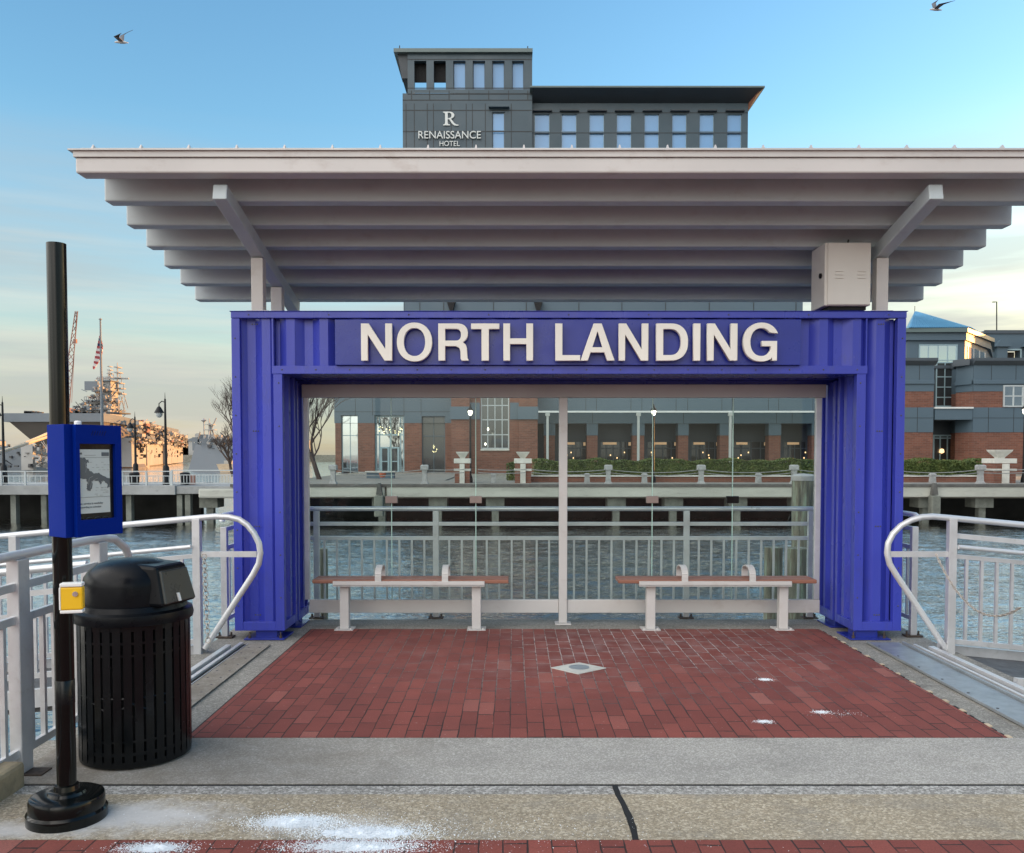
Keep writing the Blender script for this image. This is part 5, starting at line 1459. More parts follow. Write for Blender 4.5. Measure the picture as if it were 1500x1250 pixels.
# pier block with many paned window
Y2 = 69.5
xa_, xb_ = X(661, Y2), X(787, Y2)
wr = rect(704, 746, 560, 658, Y2+.4)
m = MB(); wall(m, X(688,Y2+.4), X(760,Y2+.4), 0, ztp, Y2+.4, [wr], .3); m.build('wall', 'brick', cc)
for a, b in ((661, 688), (760, 787.5)):
    m = MB(); m.box(X(a,Y2), X(b,Y2), Y2, Y2+5, 0, ztp); m.build('pier', 'brick', cc)
    m = MB(); m.box(X(a-1.5,Y2), X(b+1,Y2), Y2-.15, Y2+5.1, Z(614.5,Y2), Z(596,Y2)); m.build('pier_band', 'grey_panel', cc)
m = MB(); z0, z1 = Z(614.5,Y2+.4), Z(590,Y2+.4)
m.box(X(688,Y2+.4), wr[0]-.05, Y2+.33, Y2+.42, z0, z1); m.box(wr[1]+.05, X(760,Y2+.4), Y2+.33, Y2+.42, z0, z1); m.build('band', 'grey_panel', cc)
window(cc, wr, Y2+.6, 4, 1, fm='frame_white', gm='glass_dim', zs=[Z(v,Y2+.4) for v in (574, 594, 615, 637)], w=.10)
m = MB()
m.box(wr[0], wr[1], Y2+.30, Y2+.42, wr[2]-.12, wr[2]-.002); m.build('sill', 'stone', cc)
m = MB()
for a, b in ((715, 629), (711, 651)): p = P(a, b, Y2+.55); m.lathe([(0,-.11),(.07,-.03),(.06,.08),(0,.12)], tuple(p), 8)
m.build('interior_lamp', 'lantern', cc)
m = MB(); m.hexa([P(735,627,Y2+.62),P(745,630,Y2+.62),P(745,630,Y2+.60),P(735,627,Y2+.60)]+[P(735,655,Y2+.62),P(745,656,Y2+.62),P(745,656,Y2+.60),P(735,655,Y2+.60)])
# arcade
Y3 = 72.0; Y3b = 74.6
xa_, xb_ = X(787, Y3), X(1326, Y3)
zfa = Z(620.5, Y3)
m = MB(); wall(m, xa_, xb_, zfa, ztp, Y3, [], .3); m.box(xa_, xb_, Y3+.001, Y3b+.2, zfa, zfa+.2); m.build('fascia', 'grey_panel', cc)
m = MB(); ss = [X(v, Y3) for v in (858, 873.5, 924, 940, 990, 1007, 1057, 1072, 1125, 1140, 1190, 1205)]; seams(m, ss, Z(604,Y3), ztp, Y3); seams(m, [X(v,Y3) for v in (805, 868, 935, 1001, 1068, 1137, 1160)], zfa, Z(604,Y3), Y3)
m.build('panel_joint', 'seam', cc)
m = MB(); m.box(xa_, xb_, Y3-3.0, Y3-2.8, Z(604.5,Y3-3), Z(602,Y3-3)); m.build('canopy_edge', 'white_trim', cc)
m = MB(); m.box(xa_, xb_, Y3-2.8, Y3, Z(603.6,Y3-3), Z(602.6,Y3-3)); m.build('canopy_roof', 'clear', cc)
for px_ in (802, 935, 1069.5, 1204):
    x = X(px_, Y3-2.9); m = MB(); m.box(x-.09, x+.09, Y3-3.0, Y3-2.82, 0, Z(609,Y3-3)); m.box(x-.17, x+.17, Y3-3.05, Y3-2.77, Z(609.5,Y3-3), Z(605,Y3-3)); m.build('canopy_post', 'post_grey', cc)
piers = [(797, 813), (860, 875.5), (927, 944), (994, 1008.5), (1055, 1070), (1127, 1144), (1190, 1206), (1256, 1272)]
for i, (a, b) in enumerate(piers):
    MB().box(X(a,Y3), X(b,Y3), Y3+.1, Y3+1.2, 0, Z(638,Y3)).build('pier', 'brick', cc)
    MB().box(X(a-.5,Y3), X(b+.5,Y3), Y3+.05, Y3+1.25, Z(638,Y3), zfa-.002).build('capital', 'grey_panel', cc)
m = MB(); bays = [(813, 860), (875.5, 927), (944, 994), (1008.5, 1055), (1070, 1127), (1144, 1190), (1206, 1256), (1272, 1326)]
hs = [(X(a+3,Y3b), X(b+2,Y3b), 0.05, Z(645.5,Y3b)) for a, b in bays]
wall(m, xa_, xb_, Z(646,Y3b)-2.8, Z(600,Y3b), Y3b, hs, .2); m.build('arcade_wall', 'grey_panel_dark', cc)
for i, h in enumerate(hs):
    window(cc, h, Y3b+.15, 5 if i % 2 else 4, 1, fm='grey_panel_dark', gm='glass_dim', zs=[Z(657,Y3b)], w=.12)
    m = MB(); w_ = h[1]-h[0]
    rr = random.Random(i)
    a = h[0]+w_*rr.uniform(.08, .2); m.box(a, a+w_*rr.uniform(.28, .42), Y3b+.09, Y3b+.14, Z(651.5,Y3b), Z(648,Y3b))
    m.box(h[1]-w_*.16, h[1]-w_*.09, Y3b+.09, Y3b+.14, Z(653,Y3b), Z(648,Y3b))
    m.build('ceiling_glow', 'warm_dim', cc)
    m = MB()
    for k in range(3):
        a = h[0]+w_*rr.uniform(.1, .9); m.box(a, a+.08, Y3b+.09, Y3b+.14, Z(664+k*4,Y3b), Z(662+k*4,Y3b))
    m.build('interior_lamp', 'warm', cc)
MB().box(xa_, xb_, Y3b+.5, Y3b+.6, 0, ztp-.05).build('back_wall', 'interior', cc)
MB().box(X(787,Y3), 44, Y3+.3, 95, ztp-.3, ztp-.05).build('roof', 'grey_panel_dark', cc)
# right wing, block A (left of recess)
Y4 = 69.0
def storey(px0, px1, Y, hole=None, left=True, depth=20):
    x0, x1 = X(px0, Y), X(px1, Y)
    zz = [0, Z(633.5,Y), Z(597,Y), Z(573.5,Y), Z(563,Y), Z(557,Y), Z(535,Y), Z(527.5,Y)]
    m = MB(); m.box(x0, x1, Y, Y+depth, zz[0], zz[1]); 
    if hole:
        wall(m, x0, x1, zz[2], zz[3], Y, [hole], .25)
        m.quad((x0,Y,zz[2]),(x0,Y,zz[3]),(x0,Y+depth,zz[3]),(x0,Y+depth,zz[2]))
        m.box(x0+.3, x1, Y+.35, Y+depth, zz[2], zz[3])
    else: m.box(x0, x1, Y, Y+depth, zz[2], zz[3])
    m.build('wall', 'brick', cc)
    m = MB(); m.box(x0, x1, Y-.03, Y+depth, zz[1]+.001, zz[2]-.001)
    if hole: wall(m, x0, x1, zz[3]+.001, hole[3]+.001, Y-.02, [], .2)
    m.box(x0, x1, Y-.03, Y+depth, zz[3]+.001, zz[4]); m.box(x0, x1, Y-.02, Y+depth, zz[5], zz[6]); m.build('panel_band', 'grey_panel', cc)
    m = MB(); m.box(x0-.02, x1, Y-.16, Y+depth, zz[4]+.001, zz[5]-.001); m.build('band_trim', 'grey_panel', cc, bevel=.03)
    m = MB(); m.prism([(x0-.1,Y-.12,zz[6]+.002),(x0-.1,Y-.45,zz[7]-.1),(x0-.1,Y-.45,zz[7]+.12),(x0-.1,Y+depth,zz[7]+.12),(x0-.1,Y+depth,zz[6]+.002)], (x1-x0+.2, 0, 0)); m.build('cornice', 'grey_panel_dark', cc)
    return zz
z4 = storey(1322, 1366.5, Y4)
m = MB()
for (px0, px1, sx_) in ((1322, 1366.5, (1343,)),):
    seams(m, [X(v,Y4) for v in sx_], z4[1], z4[2], Y4-.03); seams(m, [X(v,Y4) for v in (1345,)], z4[5], z4[6], Y4-.02); hseams(m, X(px0,Y4), X(px1,Y4), [Z(612.5,Y4)], Y4-.03)
wh = rect(1468.5, 1499.5, 564.5, 596.5, Y4)
z5 = storey(1424, 1700, Y4, hole=(wh[0], wh[1], wh[2]+.02, Z(573.4,Y4)))
seams(m, [X(v,Y4) for v in (1447, 1484)], z4[1], z4[2], Y4-.03); seams(m, [X(v,Y4) for v in (1450, 1486)], z4[5], z4[6], Y4-.02); hseams(m, X(1424,Y4), X(1700,Y4), [Z(612.5,Y4)], Y4-.03)
m.build('panel_joint', 'seam', cc)
window(cc, (wh[0], wh[1], wh[2], wh[3]), Y4-.06, 2, 2, fm='frame_white', gm='glass_mid', w=.11)
# chamfer of block B
ch0 = Vector((X(1399, Y4+1.5), Y4+1.5, 0)); ch1 = Vector((X(1424, Y4), Y4, 0))
def chamf(z0, z1, mat, nm, o=0.0):
    d = (ch1-ch0).normalized(); nn = Vector((d.y, -d.x, 0))*o
    m = MB(); a, b = ch0+nn, ch1+nn
    m.prism([(a.x,a.y,z0),(b.x,b.y,z0),(b.x,b.y+2.5,z0),(a.x+1.1,a.y+2,z0)], (0,0,z1-z0)); m.build(nm, mat, cc)
chamf(0, z4[1], 'brick', 'wall'); chamf(z4[1]+.001, z4[2], 'grey_panel', 'panel_band', .03); chamf(z4[2]+.001, z4[3], 'brick', 'wall'); chamf(z4[3]+.001, z4[4], 'grey_panel', 'panel_band', .03)
chamf(z4[4]+.001, z4[5], 'grey_panel', 'band_trim', .16); chamf(z4[5]+.001, z4[6], 'grey_panel', 'panel_band', .02); chamf(z4[6]+.001, z4[7]+.12, 'grey_panel_dark', 'cornice', .4)
# recess between blocks
Yx = Y4+3.2
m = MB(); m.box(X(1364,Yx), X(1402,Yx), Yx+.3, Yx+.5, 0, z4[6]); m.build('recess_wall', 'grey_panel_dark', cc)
x0, x1, z0, z1 = rect(1371.5, 1399.5, 530, 596, Yx); window(cc, (x0, x1, z0, z1), Yx+.2, 2, 1, fm='frame_blue', gm='glass_dim', zs=[Z(v,Yx) for v in (538, 552, 567, 582)], w=.10)
m = MB(); m.box(X(1368.5,Y4), X(1423,Y4), Y4-.1, Yx+.2, Z(615,Y4), Z(599,Y4)); m.build('entry_canopy', 'grey_panel', cc)
m = MB(); m.box(X(1367.5,Y4), X(1423.5,Y4), Y4-.2, Yx+.2, Z(599,Y4)+.002, Z(596.5,Y4)); m.build('canopy_edge', 'white_trim', cc)
x0, x1, z0, z1 = rect(1367, 1400, 637, 675, Yx); window(cc, (x0, x1, 0.0, z1), Yx+.15, 3, 1, fm='frame_blue', gm='glass_dim', zs=[Z(642,Yx)], w=.13)
p = P(1379.5, 661, Yx+.05); MB().lathe([(0,-.2),(.2,-.1),(.15,.15),(0,.2)], tuple(p), 10).build('interior_lamp', 'warm', cc)
# octagonal lantern tower with blue pyramid roof
oc = [(1318, 84), (1326, 78), (1411, 78), (1443, 84.5), (1450, 92), (1318, 92)]
pl = [Vector((X(a, y), y, 0)) for a, y in oc]
def octring(z0, z1, mat, nm, grow=0.0):
    cx_ = sum(p.x for p in pl)/len(pl); cy_ = sum(p.y for p in pl)/len(pl); m = MB()
    q = []
    for p in pl:
        d = Vector((p.x-cx_, p.y-cy_, 0)).normalized()*grow; q.append((p.x+d.x, p.y+d.y, z0))
    m.prism(q, (0, 0, z1-z0)); return m.build(nm, mat, cc)
Yo = 78
octring(3, Z(504,Yo), 'grey_panel', 'tower_wall'); octring(Z(504,Yo)+.001, Z(499,Yo), 'grey_panel', 'tower_band', -.0)
octring(Z(499,Yo)+.002, Z(488,Yo), 'grey_panel', 'tower_frieze', .35); octring(Z(488,Yo)+.002, Z(482,Yo), 'hotel_trim', 'tower_gutter', .7)
x0, x1, z0, z1 = rect(1345, 1402, 505, 545, Yo)
window(cc, (x0, x1, z0, z1), Yo-.06, 4, 1, fm='frame_blue', gm='glass_mid', w=.10, zs=[Z(528,Yo)])
x0, x1, z0, z1 = rect(1325, 1328.5, 505, 527, Yo)
# chamfer window, on the sunlit face
A_, B_ = pl[2], pl[3]; dd = (B_-A_).normalized(); nn = Vector((dd.y, -dd.x, 0)); Lc = (B_-A_).length
m = MB()
for t0, t1 in ((.10,.13),(.36,.38),(.62,.65),(.88,.91)):
    a = A_+dd*Lc*t0+nn*.06; b = A_+dd*Lc*t1+nn*.06; m.prism([(a.x,a.y,Z(527,Yo)),(b.x,b.y,Z(527,Yo)),(b.x-nn.x*.1,b.y-nn.y*.1,Z(527,Yo)),(a.x-nn.x*.1,a.y-nn.y*.1,Z(527,Yo))], (0,0,Z(506,Yo)-Z(527,Yo)))
fr = m.build('window', 'frame_white', cc)
a = A_+dd*Lc*.12+nn*.03; b = A_+dd*Lc*.89+nn*.03; m = MB(); m.prism([(a.x,a.y,Z(527,Yo)),(b.x,b.y,Z(527,Yo)),(b.x-nn.x*.02,b.y-nn.y*.02,Z(527,Yo)),(a.x-nn.x*.02,a.y-nn.y*.02,Z(527,Yo))], (0,0,Z(506,Yo)-Z(527,Yo))); m.build('pane', 'glass_mid', fr)
apex = P(1340, 456.5, 84); ez = Z(481.5, Yo)
m = MB(); ring = [(p.x+(p.x-apex.x)*.04, p.y+(p.y-84)*.06-.3*(p.y < 80), ez) for p in pl]; av = m.bm.verts.new(apex); rv = [m.bm.verts.new(p) for p in ring]
for i in range(len(rv)): m.bm.faces.new([rv[i], rv[(i+1) % len(rv)], av])
m.bm.faces.new(rv[::-1]); m.build('roof', 'blue_roof', cc)
m = MB()
for i in range(1, 26):     # roof seams on the front slope and right slope
    for e0, e1 in ((ring[1], ring[2]), (ring[2], ring[3])):
        t_ = i/26; b_ = Vector(e0).lerp(Vector(e1), t_); m.beam(b_+Vector((0,-.0,.04)), b_.lerp(apex, 1-abs(0))+Vector((0,0,.04)) if False else b_.lerp(Vector(apex), .96)+Vector((0,0,.03)), .05, .07)
m.build('roof_seams', 'blue_roof', cc)
m = MB(); m.tube([apex, apex+Vector((0,0,.5))], .03, 6); m.build('finial', 'iron', cc)
# rear grey block
Y6 = 96
x0, x1 = X(1440, Y6), 76
hl = [rect(1441, 1449, 513.5, 527, Y6), rect(1470, 1494, 513.5, 527, Y6), rect(1512, 1536, 513.5, 527, Y6)]
m = MB(); wall(m, x0, x1, 0, Z(484.5,Y6), Y6, hl, 1.0, back=110); m.build('rear_wall', 'grey_panel', cc)
m = MB()
for h in hl: m.box(h[0]+.1, h[1]-.1, Y6+.9, Y6+1.0, h[2]+.1, h[3]-.1)
m.build('opening_back', 'interior', cc)
m = MB()
for h in hl:
    m.box(h[0]-.15, h[0], Y6-.1, Y6+.1, h[2]-.15, h[3]+.15); m.box(h[1], h[1]+.15, Y6-.1, Y6+.1, h[2]-.15, h[3]+.15); m.box(h[0], h[1], Y6-.1, Y6+.1, h[3], h[3]+.15); m.box(h[0], h[1], Y6-.1, Y6+.1, h[2]-.15, h[2])
m.build('opening_trim', 'frame_blue', cc)
m = MB()
for px_ in (1462, 1504):
    a = X(px_, Y6); m.prism([(a-.9,Y6-.002,Z(509,Y6)),(a+.9,Y6-.002,Z(509,Y6)),(a+.3,Y6-.002,Z(499,Y6)),(a-.3,Y6-.002,Z(499,Y6))], (0,-.8,0)); m.box(a-.55, a+.55, Y6-.5, Y6, 2, Z(509,Y6)-.01)
m.build('buttress', 'grey_panel', cc)
m = MB(); m.box(x0-.1, x1, Y6-.15, Y6+.05, Z(489,Y6), Z(484,Y6)); m.build('parapet', 'grey_panel_dark', cc)
p = P(1460, 484, Y6+.5); MB().tube([p, P(1460, 442, Y6+.5)], .06, 8).box(P(1457.5,441,Y6).x, P(1462,441,Y6).x, Y6+.4, Y6+.6, P(0,442,Y6).z, P(0,441,Y6).z).build('roof_pole', 'iron', cc)
# added wing, never in view: blocks the low sun to shade the landing
m = MB(); m.box(62, 76, 16, 68, 0, 5); m.build('shade_wing_wall', 'brick', cc)
m = MB(); m.box(61.9, 76.1, 15.9, 68.1, 5.001, 13.5); m.build('shade_wing_panels', 'grey_panel', cc)
struct(MB().box(48, 300, -60, YQ-.01, WZ-1, -.01), 'side_ground', 'earth')

# ------------------------------------------------------------------ hotel
ht = thing('hotel', 'dark grey hotel tower lettered RENAISSANCE HOTEL rising above the canopy', 'building', (15, 112, 0))
Yh = 112.0
X = lambda px, Y: P(px, 200, Y).x
z_top = Z(137, Yh)
# lower tower front
low = [rect(721, 739.5, 164.5, 300, Yh)]
m = MB(); wall(m, X(590,Yh), X(779.5,Yh), 0, z_top, Yh, low, .4, back=128); m.build('tower_wall', 'hotel_panel', ht)
m = MB(); seams(m, [X(v,Yh) for v in (595, 607, 626, 635, 661, 683, 692, 711, 749)], Z(300,Yh), Z(152,Yh), Yh, .10); hseams(m, X(590,Yh), X(779,Yh), [Z(v,Yh) for v in (147, 162, 193)], Yh, .13); m.build('panel_joint', 'seam', ht)
window(ht, low[0], Yh+.25, 1, 1, fm='grey_panel', gm='glass_hotel', zs=[Z(v,Yh) for v in (191,)], w=.12)
m = MB(); m.box(X(716,Yh), X(746,Yh), Yh-.7, Yh-.03, Z(159.5,Yh), Z(157,Yh)); m.build('window_hood', 'hotel_panel', ht)
# crown with open belfry bays
c0, c1 = X(597.5,Yh), X(779.5,Yh); zc0, zc1 = Z(137,Yh), Z(79,Yh)
hc = [rect(a, b, 89.5, 131, Yh) for a, b in ((607,624.5),(635.5,653),(664,682),(692.5,710.5),(721,739),(750,767.5))]
m = MB(); wall(m, c0, c1, zc0+.01, zc1, Yh-.02, hc, .8)
Ych = 120
m.quad((c0,Yh,zc0),(c0,Yh,zc1),(c0,Ych,zc1),(c0,Ych,zc0)); m.quad((c1,Yh,zc0),(c1,Ych,zc0),(c1,Ych,zc1),(c1,Yh,zc1))
# back wall only above the openings' lower part on the open bays
xs_ = X(655,Yh)
m.box(c0, xs_+.3, Yh+.8, Ych, zc0, zc0+.3); m.box(xs_+.3, xs_+.5, Yh+.8, Ych, zc0, zc1)
m.box(xs_+.5, c1, Ych-.2, Ych, zc0, zc1)
m.build('crown_wall', 'hotel_panel', ht)
m = MB(); seams(m, [X(v,Yh) for v in (629.5, 658, 687, 716, 745, 773, 603)], Z(146,Yh), Z(133,Yh), Yh-.02, .10); hseams(m, c0, c1, [Z(v,Yh) for v in (87.5, 129.5, 138)], Yh-.02, .12); m.build('panel_joint', 'seam', ht)
for r in hc[2:]: window(ht, r, Yh+.5, 1, 1, gm='glass_hotel', fm='grey_panel', w=.10)
m = MB(); m.box(X(606,Yh), X(654,Yh), Yh+1.0, Yh+1.2, P(0,120.5,Yh+1).z, zc1-.02); m.build('belfry_shade', 'dark', ht)  # dark sheet standing in for the shade inside the open bays
m = MB(); m.box(X(578,Yh), X(780,Yh), Yh-.5, Ych+.5, zc1+.01, Z(73.5,Yh)); m.build('crown_roof', 'hotel_trim', ht)
m = MB(); m.prism([(X(582.5,Yh),Yh+.2,zc1),(c0-.01,Yh+.2,zc1),(c0-.01,Yh+.2,Z(114,Yh)),(X(589,Yh),Yh+.2,Z(114,Yh))], (0,7.5,0)); m.build('crown_bracket', 'soffit', ht)
m = MB(); m.tube([(X(586,Yh),Yh,Z(73,Yh)),(X(586,Yh),Yh,Z(67,Yh))], .06, 6); m.tube([(X(773,Yh),Yh,Z(73,Yh)),(X(773,Yh),Yh,Z(68,Yh))], .06, 6); m.build('lightning_rod', 'iron', ht)
# right wing
w0, w1 = X(779.6,Yh), X(1098.5,Yh); zw = Z(151.5,Yh+1)
hw_ = [rect(a, a+22, 167.5, 300, Yh+1) for a in (783, 822.5, 863, 903, 943.5, 984, 1024, 1064.5)]
m = MB(); wall(m, w0, w1, 0, zw, Yh+1, hw_, .5, back=128); m.build('wing_wall', 'hotel_panel', ht)
for r in hw_:
    window(ht, r, Yh+1.25, 1, 1, gm='glass_hotel', fm='frame_blue', w=.05, zs=[])
m = MB()
for r in hw_: m.box(r[0]+.08, r[1]-.08, Yh+1.1, Yh+1.18, Z(196,Yh+1), Z(192,Yh+1)); m.box(r[0]+.08, r[1]-.08, Yh+1.1, Yh+1.18, Z(250,Yh+1), Z(230,Yh+1))
m.build('spandrel', 'spandrel_blue', ht)
m = MB()
for r in hw_: m.box(r[0]-.25, r[1]+.3, Yh+.5, Yh+.97, Z(164.3,Yh+1), Z(162.4,Yh+1))
m.build('window_hood', 'soffit', ht)
m = MB(); hseams(m, w0, w1, [Z(165.5,Yh+1), Z(195,Yh+1)], Yh+1, .10); m.build('panel_joint', 'seam', ht)
# flared cornice
A1 = [(w0, Yh+.98, zw), (w1, Yh+.98, zw), (w1, 128, zw), (w0, 128, zw)]; zc_ = Z(136,Yh)
ce = X(1118.5,Yh-1.5)
m = MB(); m.hexa([Vector(p) for p in A1]+[Vector((w0, Yh-1.5, zc_)), Vector((ce, Yh-1.5, zc_)), Vector((ce, 129, zc_)), Vector((w0, 129, zc_))]); m.build('flared_soffit', 'soffit', ht)
m = MB(); m.hexa([(w1+.02, Yh+1.0, Z(162,Yh+1)), (w1+.03, Yh+1.0, Z(162,Yh+1)), (w1+.03, 128, Z(162,Yh+1)), (w1+.02, 128, Z(162,Yh+1)), (w1+.03, Yh+.9, zw), (ce-.4, Yh-1.2, zc_-.05), (ce-.4, 128, zc_-.05), (w1+.03, 128, zw)]); m.build('side_soffit', 'soffit_sunlit', ht)
m = MB(); m.box(X(776,Yh), ce+.08, Yh-1.6, 129, zc_+.002, Z(133.6,Yh)); m.build('wing_roof', 'hotel_trim', ht)
# podium seen between canopy and portal
q0, q1 = P(593, 445, Yh-3).x, P(1176, 445, Yh-3).x
m = MB(); m.box(q0, q1, Yh-3, Yh+.5, 0, Z(330,Yh-3)); m.build('podium_wall', 'grey_panel', ht)
m = MB(); seams(m, [P(v,445,Yh-3).x for v in (615, 650, 723, 771, 848, 911, 975, 1039, 1104, 1166)], Z(470,Yh-3), Z(400,Yh-3), Yh-3, .12); m.build('panel_joint', 'seam', ht)
for px_ in (661, 788):
    m = MB(); a = P(px_,450,Yh-3).x; m.prism([(a-.5,Yh-3.02,Z(443,Yh-3)),(a+.55,Yh-3.02,Z(443,Yh-3)),(a+.2,Yh-3.02,Z(458,Yh-3)),(a-.1,Yh-3.02,Z(458,Yh-3))], (0,-.9,0)); m.build('wall_light', 'dark', ht)
# lettering
def hmt(px0, px1, py0, py1, Y):
    a, b, c_, d_ = rect(px0, px1, py0, py1, Y)
    def f(wd, hh, mn, mh):
        return Matrix.Translation((a, Y, c_)) @ Matrix.Rotation(pi/2, 4, 'X') @ Matrix.Diagonal(((b-a)/wd, (d_-c_)/hh, 1, 1)) @ Matrix.Translation((-mn, -mh, 0))
    return f
text_obj('lettering', 'RENAISSANCE', 2, 'white_trim', ht, hmt(613, 704.5, 192.5, 203.5, Yh-.18), .12)
text_obj('lettering', 'HOTEL', 2, 'white_trim', ht, hmt(644, 673.5, 207, 214.5, Yh-.18), .10)
Rg = [[(0,0),(0,.05),(.10,.09),(.13,.16),(.13,.84),(.10,.91),(0,.95),(0,1),(.45,1)]+arc(.42,.74,.30,.26,90,-70,12)+[(.52,.46),(.72,.16),(.84,.06),(1,.03),(1,0),(.88,-.03),(.70,0),(.58,.12),(.38,.45),(.30,.45),(.30,.16),(.33,.09),(.44,.05),(.44,0)],
      [(.30,.53),(.30,.92),(.40,.93)]+arc(.38,.73,.16,.20,90,-90,10)]
a, b, c_, d_ = rect(649, 672, 164, 185, Yh-.18)
glyph('emblem', Rg, a, c_+.1, b-a, (d_-c_)*.95, Yh-.2, .12, 'white_trim', ht)

# ------------------------------------------------------------------ trees
def tree(name, label, base, height, seed, spread=.55, lean=0.0, levels=6, r0=None, twigs=True, group='bare winter trees on the far bank'):
    rnd = random.Random(seed); t_ = thing(name, label, 'tree', tuple(base), group)
    trunk = MB(); crown = MB(); r0 = r0 or height*.019
    def grow(mb, p, d, ln, r, lv):
        pts = [p]; q = p.copy(); dd = d.copy(); n_ = 4 if lv > 2 else 3
        for i in range(n_):
            dd = (dd+Vector((rnd.uniform(-.18,.18), rnd.uniform(-.18,.18), rnd.uniform(-.04,.16)))).normalized()
            q = q+dd*ln/n_; pts.append(q.copy())
        mb.tube(pts, r, 6 if lv > 3 else 4 if lv > 1 else 3, r2=r*.66)
        if lv <= 0: return
        for k in range(rnd.choice((2, 3, 3, 4)) if lv > 1 else 4):
            idx = n_ if k < 2 else rnd.randint(1, n_-1); st = pts[idx]
            ax = Vector((rnd.uniform(-1,1), rnd.uniform(-1,1), rnd.uniform(-.3,.5)))
            nd = (dd+ax*spread*1.15+Vector((0,0,.12))).normalized()
            grow(crown, st, nd, ln*rnd.uniform(.68, .86), r*.60, lv-1)
    grow(trunk, Vector(base), Vector((lean, 0, 1)).normalized(), height*.26, r0, levels)
    trunk.build('trunk', 'bark', t_, smooth=True); crown.build('crown', 'bark', t_)
    return t_
tree('bare_tree', 'bare tree seen through the glass beside the entrance block', Vector((P(468, 690, 52).x, 52, 0)), 8.0, 3, .55, -.25, 6)
tree('bare_tree', 'bare tree beside the portal leg in front of the small warship', Vector((P(350, 690, 60).x, 60, 0)), 8.0, 8, .62, -.15, 6)
for v in (0,): pass
tree('bare_bush', 'dark leafless bush at the foot of the tree before the small warship', Vector((P(341, 685, 62).x, 62, 0)), 4.2, 21, .8, -.2, 5, .12)

# ------------------------------------------------------------------ ships
def greeble(mb, rnd, n, x0, x1, y0, y1, z0, z1, smin=.2, smax=1.4):
    for _ in range(n):
        x, y, z = rnd.uniform(x0, x1), rnd.uniform(y0, y1), rnd.uniform(z0, z1)
        a, b, c = rnd.uniform(smin, smax), rnd.uniform(smin, smax), rnd.uniform(smin*.5, smax*.8)
        if rnd.random() < .35: mb.tube([(x,y,z), (x+rnd.uniform(-2,2), y+rnd.uniform(-2,2), z+rnd.uniform(-.5,2))], rnd.uniform(.05,.14), 5)
        else: mb.box(x-a/2, x+a/2, y-b/2, y+b/2, z-c/2, z+c/2)
rnd = random.Random(11)
YS = 215.0
sh = thing('assault_ship', 'large grey warship with flat flight deck and sunlit island behind the blue display box', 'warship', (P(100,690,YS).x, YS, WZ))
XS = lambda px, Y=YS: P(px, 650, Y).x
ZS = lambda py, Y=YS: P(100, py, Y).z
zd1, zd0 = ZS(605.5), ZS(618)
bl, br = XS(5), XS(152)
st_r = Vector((P(262,650,360).x, 360)); st_l = Vector((st_r.x-(br-bl)*1.05, 360))
br2 = Vector((XS(158, 222), 222))
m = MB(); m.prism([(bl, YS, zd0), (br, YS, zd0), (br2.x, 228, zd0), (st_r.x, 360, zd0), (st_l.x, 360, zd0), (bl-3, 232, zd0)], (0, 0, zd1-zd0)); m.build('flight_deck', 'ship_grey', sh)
# hull: flared from narrow waterline to wide deck
cxh = (bl+br)/2
m = MB()
topr = [(bl+1, YS+1), (br-.5, YS+1), (br2.x-.5, 226), (st_r.x, 359), (st_l.x+3, 359), (bl+.5, 240)]
botr = [(cxh-2, YS+14), (cxh+2, YS+14), (br-1.0, 238), (st_r.x, 357), (st_l.x+5, 357), (bl+9, 246)]
midr = [(a*.55+c*.45, b*.55+d*.45) for (a,b),(c,d) in zip(topr, botr)]
lv = [[m.bm.verts.new((x, y, z)) for x, y in rg] for rg, z in ((botr, WZ-1), (midr, 3.2), (topr, zd0-.01))]
for A, B in zip(lv, lv[1:]):
    for i in range(6): m.bm.faces.new([A[i], A[(i+1)%6], B[(i+1)%6], B[i]])
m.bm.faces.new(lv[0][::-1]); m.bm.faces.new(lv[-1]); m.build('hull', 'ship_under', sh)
# starboard side plating (sunlit), sponsons, openings
def side_pt(t_, z, o=0.0):
    a = Vector((br+.5, 226)); b = Vector((st_r.x+1.0, 358)); p = a.lerp(b, t_); d = (b-a).normalized(); n2 = Vector((d.y, -d.x)); p = p+n2*o
    return Vector((p.x, p.y, z))
m = MB()
for t0, t1, za, zb2, o in ((.02,.20,WZ,ZS(640),1.0), (.20,.36,WZ,ZS(632),1.6), (.36,.50,WZ,ZS(640),1.2), (.50,.60,WZ,ZS(632),2.4), (.66,.80,WZ,ZS(640),1.6), (.80,1.0,WZ,ZS(640),1.2)):
    a, b, c, d = side_pt(t0,za,-2), side_pt(t1,za,-2), side_pt(t1,za,o), side_pt(t0,za,o); m.prism([a,b,c,d], (0,0,zb2-za))
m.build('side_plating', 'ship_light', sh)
r_ = random.Random(62); m = MB()
for i in range(60):
    t_ = r_.uniform(.03, .97); z = r_.uniform(WZ+2, ZS(646)); w_ = r_.uniform(.002, .008); h_ = r_.uniform(.2, 1.1); o = 2.5 if .5 < t_ < .6 else 1.75
    m.prism([side_pt(t_,z,-.5), side_pt(t_+w_,z,-.5), side_pt(t_+w_,z,o), side_pt(t_,z,o)], (0,0,h_))
m.build('hull_openings', 'ship_dark', sh, kind='stuff')
m = MB()
for i in range(4): a = side_pt(.1+i*.22, ZS(632), 0); m.prism([side_pt(.1+i*.22,ZS(640),-1), side_pt(.22+i*.22,ZS(640),-1), side_pt(.22+i*.22,ZS(640),3.4), side_pt(.1+i*.22,ZS(640),3.4)], (0,0,.7))
m.build('sponson', 'ship_grey', sh)
